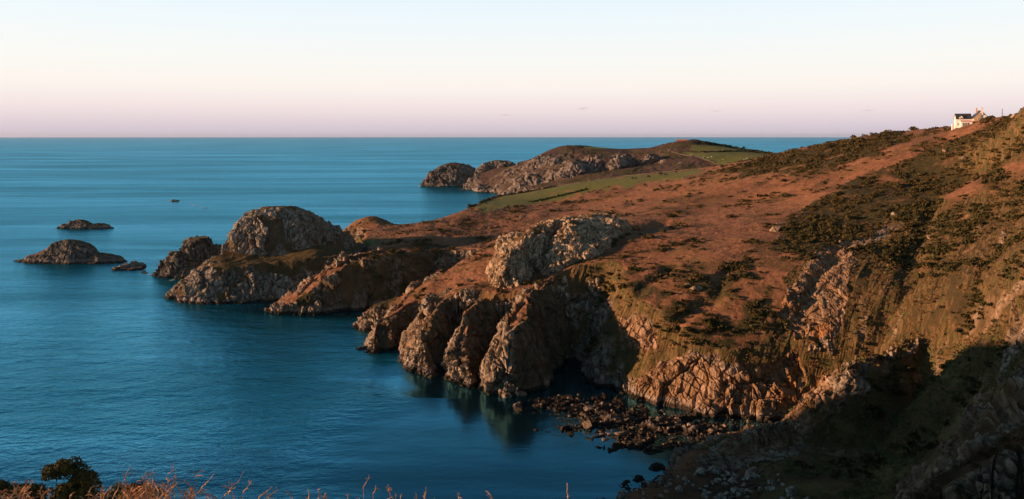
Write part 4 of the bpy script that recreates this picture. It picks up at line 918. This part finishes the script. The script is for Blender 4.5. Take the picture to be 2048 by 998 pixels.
def hedge(name, pts, h, wdt, mat, label, cat, seed=0, leafy=True):
    """a low line of leaves or stones following the ground through world points"""
    q = np.random.default_rng(seed); Vs, Fs, off = [], [], 0
    pts = np.array(pts)
    for a, b in zip(pts[:-1], pts[1:]):
        ln = np.hypot(*(b-a)[:2]); n = max(2, int(ln/(wdt*.55)))
        for t in np.linspace(0, 1, n, endpoint=False):
            p = a+(b-a)*t+q.normal(0, wdt*.12, 3)*np.array([1, 1, 0]); k = q.uniform(0.75, 1.25)
            if leafy: V, F = tuft(26, 3, int(q.integers(1e6)), 0.38)
            else: V, F = pro[int(q.integers(6))]
            V = V*np.array([wdt*.6, wdt*.6, h*(1.0 if leafy else 0.6)])*k+p+np.array([0, 0, 0 if leafy else h*.35]); Vs.append(V); Fs.append(F+off); off += len(V)
    return tag(link(name, mesh_np(name, np.concatenate(Vs), np.concatenate(Fs)), mat), label, cat)
hedge('hedge', [P(1968, 240, 428), P(1976, 237, 420), P(1986, 235, 412)], 1.3, 1.8, M_hedge, 'dark clipped hedge running uphill from the right end of the white house', 'hedge', 1)
x, y, z = P(2004.5, 230, 395); z = float(G(x, y))
pl = boxm([(-.09, .09, -.09, .09, -0.8, EYE-(217.5-HZ)/FPX*395-z), (-.5, .5, -.05, .05, 2.3, 2.42)], 'pole', M_wood, None); pl.location = (x, y, z); tag(pl, 'thin bare pole on the skyline right of the white house', 'pole')
for k, px in enumerate((1806, 1812, 1819, 1827, 1836, 1846)):
    y = 474-k*3; x = (px-1024)/FPX*y; z = float(G(x, y))
    o = boxm([(-.1, .1, -.1, .1, -.5, 1.5)], 'fence_post', M_wood, None) if k == 0 else bpy.data.objects.new('fence_post', bpy.data.objects['fence_post'].data)
    if k: COL.objects.link(o)
    o.location = (x, y, z); tag(o, 'weathered fence post on the hill skyline left of the house', 'fence post', 'fence posts along the skyline')
# roofless building on the headland
rx, ry, rz_ = P(1352.5, 285.5, 1108); rz_ = max(rz_, float(GH(rx, ry))-0.3)
ruin = empty('ruined_building', (rx, ry, rz_), R(-14)); tag(ruin, 'small red roofless building on the far headland summit', 'ruin')
parts = [(0, 14, 0, .6, -3, 1.1), (0, 14, 0, .6, 2.6, 3.6), (0, .6, .6, 6, -3, 3.4), (13.4, 14, .6, 6, -3, 3.6), (0, 14, 6, 6.6, -3, 3.0)]
xs_ = np.linspace(0, 14, 7)
parts += [(max(0, a-.55), min(14, a+.55), 0, .6, 1.1, 2.6) for a in xs_]
boxm(parts, 'wall', M_brick, ruin)
boxm([(11.2, 14.3, -1.6, -.01, -4, 4.2)], 'end_tower', M_brick, ruin)
# hedges and walls of the far fields
def onh(px, py, y0=860):
    return hit(GH, px, py, y0, 1340)
hedge('hedge', [onh(*p) for p in [(1386, 287), (1412, 287.5), (1440, 291), (1470, 296)]]+[P(1500, 301.5, 1060), P(1546, 309, 1040)], 3.2, 6, M_hedge, 'long dark hedge along the crest of the far green fields', 'hedge', 2)
hedge('hedge', [onh(*p) for p in [(1402, 305), (1440, 304.5), (1478, 303), (1510, 305), (1545, 309.5)]], 2.4, 5, M_hedge, 'dark hedge dividing the two far green fields', 'hedge', 3)
hedge('stone_wall', [onh(*p) for p in [(1344, 304), (1358, 308), (1372, 311), (1390, 314)]]+[onh(*p) for p in [(1402, 316), (1416, 321), (1430, 326)]], 1.3, 2.2, M_drystone, 'pale dry stone wall climbing the far headland beside the fields', 'wall', 4, False)
hedge('hedge', [hit(G, *p) for p in [(962, 384), (1000, 383), (1052, 375), (1110, 368)]], 1.6, 2.6, M_hedge, 'dark bank along the top of the near pasture, left part', 'hedge', 5)
hedge('stone_wall', [hit(G, *p) for p in [(1120, 365), (1180, 358), (1240, 352.5), (1300, 347.5), (1394, 338.5)]], 0.8, 1.5, M_drystone, 'dry stone wall along the top of the near pasture, right part', 'wall', 6, False)
hedge('hedge', [hit(G, *p) for p in [(938, 414), (944, 405), (952, 396)]], 1.8, 2.6, M_hedge, 'short dark hedge running down the bracken at the left end of the pasture', 'hedge', 7)
hedge('hedge', [hit(G, *p) for p in [(1062, 404), (1100, 397), (1148, 386), (1176, 379)]], 1.2, 2.2, M_hedge, 'ragged dark hedge along the lower edge of the near pasture', 'hedge', 8)

# ------------------------------------------------------------------ cattle and sheep
def animal_mesh(name, woolly):
    """one continuous body grown along a skeleton, facing +x, about 2.2 m long"""
    P_ = [(-.75, 0, 1.15), (-.2, 0, 1.1), (.5, 0, 1.15), (.95, 0, 1.25), (1.25, 0, 1.05 if not woolly else 1.2), (1.5, 0, .8 if not woolly else 1.05),
          (-.75, .25, .8), (-.8, .27, .4), (-.75, .27, 0), (-.75, -.25, .8), (-.85, -.27, .4), (-.8, -.27, 0), (.6, .25, .75), (.62, .26, .4), (.6, .26, 0), (.6, -.25, .75), (.66, -.26, .4), (.65, -.26, 0), (-1.02, 0, 1.0), (-1.06, 0, .5)]
    E_ = [(0, 1), (1, 2), (2, 3), (3, 4), (4, 5), (0, 6), (6, 7), (7, 8), (0, 9), (9, 10), (10, 11), (2, 12), (12, 13), (13, 14), (2, 15), (15, 16), (16, 17), (0, 18), (18, 19)]
    r_ = [.36, .43, .38, .24, .17, .12, .2, .09, .08, .2, .09, .08, .16, .09, .08, .16, .09, .08, .05, .04]
    if woolly: r_ = [a*1.3 if i < 4 else a*.9 for i, a in enumerate(r_)]
    me = bpy.data.meshes.new(name); me.from_pydata(P_, E_, []); o = bpy.data.objects.new(name+'_skeleton', me); COL.objects.link(o)
    md = o.modifiers.new('skin', 'SKIN')
    for v, r in zip(me.skin_vertices[0].data, r_): v.radius = (r, r)
    me.skin_vertices[0].data[1].use_root = True
    o.modifiers.new('sub', 'SUBSURF').levels = 1
    bpy.context.view_layer.update()
    res = bpy.data.meshes.new_from_object(o.evaluated_get(bpy.context.evaluated_depsgraph_get())); res.name = name
    bpy.data.objects.remove(o); return res
M_cow = flat('black_hide', (0.012, 0.010, 0.009), 0.7, 0.3); M_wool = flat('white_wool', (0.75, 0.70, 0.62), 0.95, 0.08, 5)
cow = animal_mesh('black_cow', False); cow.materials.append(M_cow)
shp = animal_mesh('white_sheep', True); shp.materials.append(M_wool)
for px, py, sc_, rz, lab in [(1320.5, 350.5, 1.35, 20, 'black cow, nearer of two standing side by side in the pasture'), (1331, 352, 1.3, 170, 'black cow just right of another in the pasture'),
                        (1352, 346.5, 1.15, 60, 'black cow on its own near the top right of the pasture'), (1353, 341.5, 1.0, 200, 'small black cow standing close to the upper pasture wall'),
                        (1297, 355.5, 1.1, 10, 'black cow in the middle of the pasture'), (1271, 358.5, 1.05, 160, 'black cow, right one of a pair at the left of the herd'), (1264.5, 358.5, 1.0, 30, 'black cow, leftmost of the herd in the pasture')]:
    x, y, z = hit(G, px, py); o = bpy.data.objects.new('black_cow', cow); COL.objects.link(o); o.location = (x, y, z-.03); o.scale = (sc_,)*3; o.rotation_euler = (0, 0, R(rz)); tag(o, lab, 'cow', 'black cattle in the pasture')
for px, py, rz in [(1383, 310.5, 0), (1416, 316, 40), (1423, 314.5, 170), (1407, 315, 90), (1493, 317.5, 20), (1488, 320.5, 200), (1482, 322, 120), (1446, 320, 60)]:
    x, y, z = onh(px, py, 850); o = bpy.data.objects.new('white_sheep', shp); COL.objects.link(o); o.location = (x, y, z); o.scale = (0.6,)*3; o.rotation_euler = (0, 0, R(rz))
    tag(o, 'tiny white sheep grazing in the far green fields', 'sheep', 'sheep in the far fields')
M_pale = rockmat('pale_outcrop_rock', (1.1, 0.98, 0.82), 1.5, 0.6)
pm = [boulder_mesh(80+i) for i in range(5)]
for me in pm: me.materials.append(M_pale)
for px, py, wd, lab in [(1082, 404, 6, 'white stone at the lower edge of the pasture, left one'), (1136, 396, 6, 'white stone at the lower edge of the pasture, right one'), (1042, 436, 8, 'white stone in the bracken left above the crag'),
                        (1550, 462, 22, 'tall pale outcrop in gorse above the ochre cliff'), (1560, 448, 12, 'small pale outcrop just above the tall one in gorse'), (1892, 304, 14, 'pale outcrop in the gorse below the house'), (1930, 319, 18, 'low pale rock edge in the gorse right of the outcrop below the house'),
                        (1790, 431, 18, 'pale rock knob at the top of the overgrown cliff'), (2030, 226, 16, 'pale rocks on the skyline at the right edge'), (940, 562, 12, 'pale slab lying in bracken left of the crag'), (1391, 580, 22, 'ochre rock lump showing through cliff scrub'), (1372, 572, 16, 'smaller ochre rock lump left of another in cliff scrub')]:
    boulder(px, py, wd, lab, meshes=pm, name='pale_outcrop', tall=0.75 if wd != 22 else 1.3, sx=1.3)

# ------------------------------------------------------------------ surf
mf_, tf_, bf_ = newmat('white_foam'); bf_.inputs['Base Color'].default_value = (0.72, 0.76, 0.82, 1); bf_.inputs['Roughness'].default_value = 0.7
def foam(pxs, py, ln, th, label):
    bm = bmesh.new(); q = random.Random(int(pxs)); x, y = W(pxs, py); sx = ln/FPX*y
    for i in range(int(ln*1.2)):
        r = bmesh.ops.create_icosphere(bm, subdivisions=1, radius=1); t = q.gauss(0, .33); a = q.uniform(.3, 1)*(1-min(.9, abs(t)))
        for v in r['verts']: v.co = Vector((v.co.x*sx*.10*a+t*sx*.6, v.co.y*th*a*3+q.gauss(0, .2)+t*th*2, max(-.2, v.co.z*th*.35*a)))
    me = bpy.data.meshes.new('surf'); bm.to_mesh(me); bm.free(); o = link('surf', me, mf_); o.location = (x, y, 0); return tag(o, label, 'surf')
foam(341, 402.8, 20, 1.2, 'white water trailing left of the lone rock far out')
foam(391, 410, 30, 1.0, 'long thin streak of white water right of the lone rock')
foam(410, 416, 14, 1.6, 'short bright patch of breaking white water, rightmost')

# ------------------------------------------------------------------ foreground gorse and brambles
def near_bush(name, lobes, label, seed, leaves=4200):
    q = np.random.default_rng(seed); lobes = np.array([P(px, py, Y)+(r,) for px, py, Y, r in lobes])
    base = lobes[:, :3].mean(0); base[2] = float(G(base[0], base[1]))
    root = empty(name, base); tag(root, label, 'bush')
    Vs, Fs, off = [], [], 0
    for x, y, z, r in lobes:
        V, F = tuft(int(leaves*(r/0.3)**1.2), 22, int(q.integers(1e6)), 0.11, 1.0, 0.4)
        V = V*r*1.05; V[:, 2] -= 0.35*r
        Vs.append(V+np.array([x, y, z])-base); Fs.append(F+off); off += len(V)
    link('crown', mesh_np('crown', np.concatenate(Vs), np.concatenate(Fs)), M_gorse_near, root)
    tubes = []
    for x, y, z, r in lobes:
        tubes.append(([np.array([0, 0, -.2]), np.array([(x-base[0])*.4, (y-base[1])*.4, (z-base[2])*.5]), np.array([x, y, z])-base], .035))
    tube_mesh('trunk', tubes, M_bark, root)
def tube_mesh(name, tubes, mat, parent=None):
    V, F = [], []
    for pts, r in tubes:
        n = len(pts); o = len(V)
        for i, p in enumerate(pts):
            d = np.array(pts[min(i+1, n-1)])-np.array(pts[max(i-1, 0)]); d = d/(np.linalg.norm(d)+1e-9)
            a = np.cross(d, [0.3, 0.9, 0.2]); a /= np.linalg.norm(a); b = np.cross(d, a); rr = r*(1-0.75*i/(n-1))
            for k in range(4): V.append(np.array(p)+rr*(a*math.cos(k*math.pi/2)+b*math.sin(k*math.pi/2)))
        for i in range(n-1):
            for k in range(4): F.append([o+i*4+k, o+i*4+(k+1) % 4, o+(i+1)*4+(k+1) % 4, o+(i+1)*4+k])
    return link(name, mesh_np(name, np.array(V), np.array(F)), mat, parent)
near_bush('gorse_bush', [(128, 944, 16, .27), (112, 940, 16, .17), (168, 957, 16, .22), (150, 985, 15.9, .34), (150, 1030, 15.9, .4)], 'dark double headed gorse bush in the left foreground', 5)
near_bush('gorse_bush', [(25, 990, 15, .2), (50, 980, 15, .16), (60, 1000, 15, .25), (85, 988, 15, .13)], 'low gorse clump in the bottom left corner', 6)
near_bush('gorse_bush', [(270, 985, 14, .2), (250, 1000, 14, .25), (290, 1000, 14, .2)], 'small gorse clump wrapped in brambles right of the double headed bush', 7)
near_bush('gorse_bush', [(0, 968, 15, .1), (-12, 980, 15, .2)], 'sprig of gorse cut by the left edge', 8)
def bramble(px, top, nst, spread, seed, label, Y=12.0):
    q = np.random.default_rng(seed); x0, y0, _ = P(px, top, Y); z0 = float(G(x0, y0)); H = EYE-(top-HZ)/FPX*Y-z0; sp = spread/FPX*Y; tubes = []; ns_dense = nst > 7
    hv = (1003-top)/FPX*Y                                   # length of the upper, branching part
    def grow(p, d, ln, n, r, wob, depth):
        pts = [np.array(p)]
        for _ in range(n):
            d = d+q.normal(0, wob, 3)*np.array([1, .8, .8]); d[2] -= 0.05*depth; d = d/np.linalg.norm(d)
            pts.append(pts[-1]+d*ln/n)
        tubes.append((pts, r))
        if depth < 2:
            for _ in range(int(q.integers(1, 4))):
                j = int(q.integers(n//3, n)); e = d+q.normal(0, .8, 3); e[2] = abs(e[2])*.7; grow(pts[j], e/np.linalg.norm(e), ln*q.uniform(.2, .5), 4, r*.6, wob*1.2, depth+1)
        return pts
    for i in range(nst*(2 if px < 380 else 1)):
        bx = q.normal(0, sp*.6); by = q.normal(0, .2); f = 1.0 if i == 0 else q.uniform(.25, .85)
        b0 = np.array([bx, by, H-hv-.02]); tubes.append(([np.array([bx*.7, by, -.1]), np.array([bx*.9, by, (H-hv)*.6]), b0], .016))
        d = np.array([q.normal(0, .55 if i else .25), q.normal(0, .3), 1.0]); grow(b0, d/np.linalg.norm(d), hv*f*1.12, 9, q.uniform(.009, .015), .24, 0)
    o = tube_mesh('dry_bramble', tubes, M_twig); o.location = (x0, y0, z0); return tag(o, label, 'bramble')
for k, (px, top, ns, sp, lab) in enumerate([(18, 950, 8, 22, 'dry bramble stems in the bottom left corner'), (55, 950, 5, 14, 'thin dry stems left of the double headed gorse bush'), (100, 975, 8, 40, 'tangle of dry stems at the foot of the double headed gorse bush'), (205, 955, 9, 24, 'dry stems just right of the double headed gorse bush'),
        (262, 930, 16, 34, 'tallest dry bramble, with a bent forked stem'), (290, 948, 18, 32, 'dense reddish dry bramble thicket beside the tallest stem'), (318, 962, 8, 20, 'dry bramble at the right edge of the dense thicket'), (368, 950, 9, 22, 'compact dry bramble standing apart right of the thicket'),
        (445, 946, 5, 20, 'slim pair of tall dry stems against the sea, left'), (480, 975, 4, 14, 'short dry stem between two taller ones'), (528, 962, 5, 18, 'hooked dry bramble against the sea'), (590, 982, 6, 28, 'short sprawling dry bramble'), (640, 974, 8, 30, 'dry bramble with a stem leaning right'),
        (705, 978, 5, 26, 'low dry bramble left of the forked twig'), (796, 962, 7, 26, 'forked dry twig with curled tips'), (850, 984, 5, 26, 'low dry stems right of the forked twig'), (918, 980, 3, 14, 'single dry stem bent at its tip'), (990, 982, 3, 14, 'small forked dry twig near the centre bottom'), (1134, 982, 1, 3, 'lone straight dry stem, rightmost')]):
    bramble(px, top, ns, sp, 50+k, lab, 11.5+(k % 3)*0.8)
# ------------------------------------------------------------------ small clouds
mc, tc_, bc_ = newmat('thin_cloud'); tc_.nodes.remove(bc_)
vol = N(tc_, 'ShaderNodeVolumePrincipled'); vol.inputs['Color'].default_value = (0.62, 0.58, 0.72, 1)
oc = N(tc_, 'ShaderNodeTexCoord'); ln_ = N(tc_, 'ShaderNodeVectorMath', operation='LENGTH'); lk(tc_, oc.outputs['Object'], ln_.inputs[0])
fo = math_(tc_, 'MULTIPLY', framp(tc_, ln_.outputs['Value'], 1.0, 0.2), framp(tc_, noise(tc_, mapping(tc_, oc.outputs['Object'], (1.5, 1.5, 1.0)), 1.6, 4), 0.4, 0.65))
lk(tc_, math_(tc_, 'MULTIPLY', fo, 0.0022), vol.inputs['Density']); lk(tc_, vol.outputs[0], tc_.nodes['Material Output'].inputs['Volume'])
for px, py, wd, hd, lab in [(1165, 217, 36, 9, 'small mauve cloud in the middle of the sky'), (1010, 230, 34, 5, 'faint thin cloud left of the others, low over the sea'), (1432, 222, 26, 5, 'faint small cloud above the far green fields'), (1735, 221, 34, 5, 'thin mauve cloud above the right hill skyline')]:
    bm = bmesh.new(); bmesh.ops.create_icosphere(bm, subdivisions=3, radius=1); me = bpy.data.meshes.new('cloud'); bm.to_mesh(me); bm.free()
    o = link('cloud', me, mc); o.location = P(px, py, 20000); k = 20000/FPX/2; o.scale = (wd*k, 250, hd*k); tag(o, lab, 'cloud')

for a in [(52, 522, 26, .8, 'thin line of white water at the left end of the big islet'), (235, 519, 24, .6, 'thin white water at the right tail of the big islet'), (108, 457.5, 14, 1.0, 'white water at the left end of the far islet'), (345, 560, 16, .5, 'white water washing between stack and promontory'), (300, 549, 18, .5, 'thin foam around the rocks at the stack foot'), (842, 372, 16, 2.0, 'white water at the left foot of the domed island')]: foam(*a)

n = 14000
cx = rng.uniform(26, 75, n); cy = rng.uniform(62, 90, n); cz_ = G(cx, cy)
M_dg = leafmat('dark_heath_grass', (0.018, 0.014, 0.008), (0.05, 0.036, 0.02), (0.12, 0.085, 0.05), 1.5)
gp_ = []
for i in range(6):
    V, F = tuft(14, 3, 500+i, 0.5, 0.9, 0.12); gp_.append((V, F))
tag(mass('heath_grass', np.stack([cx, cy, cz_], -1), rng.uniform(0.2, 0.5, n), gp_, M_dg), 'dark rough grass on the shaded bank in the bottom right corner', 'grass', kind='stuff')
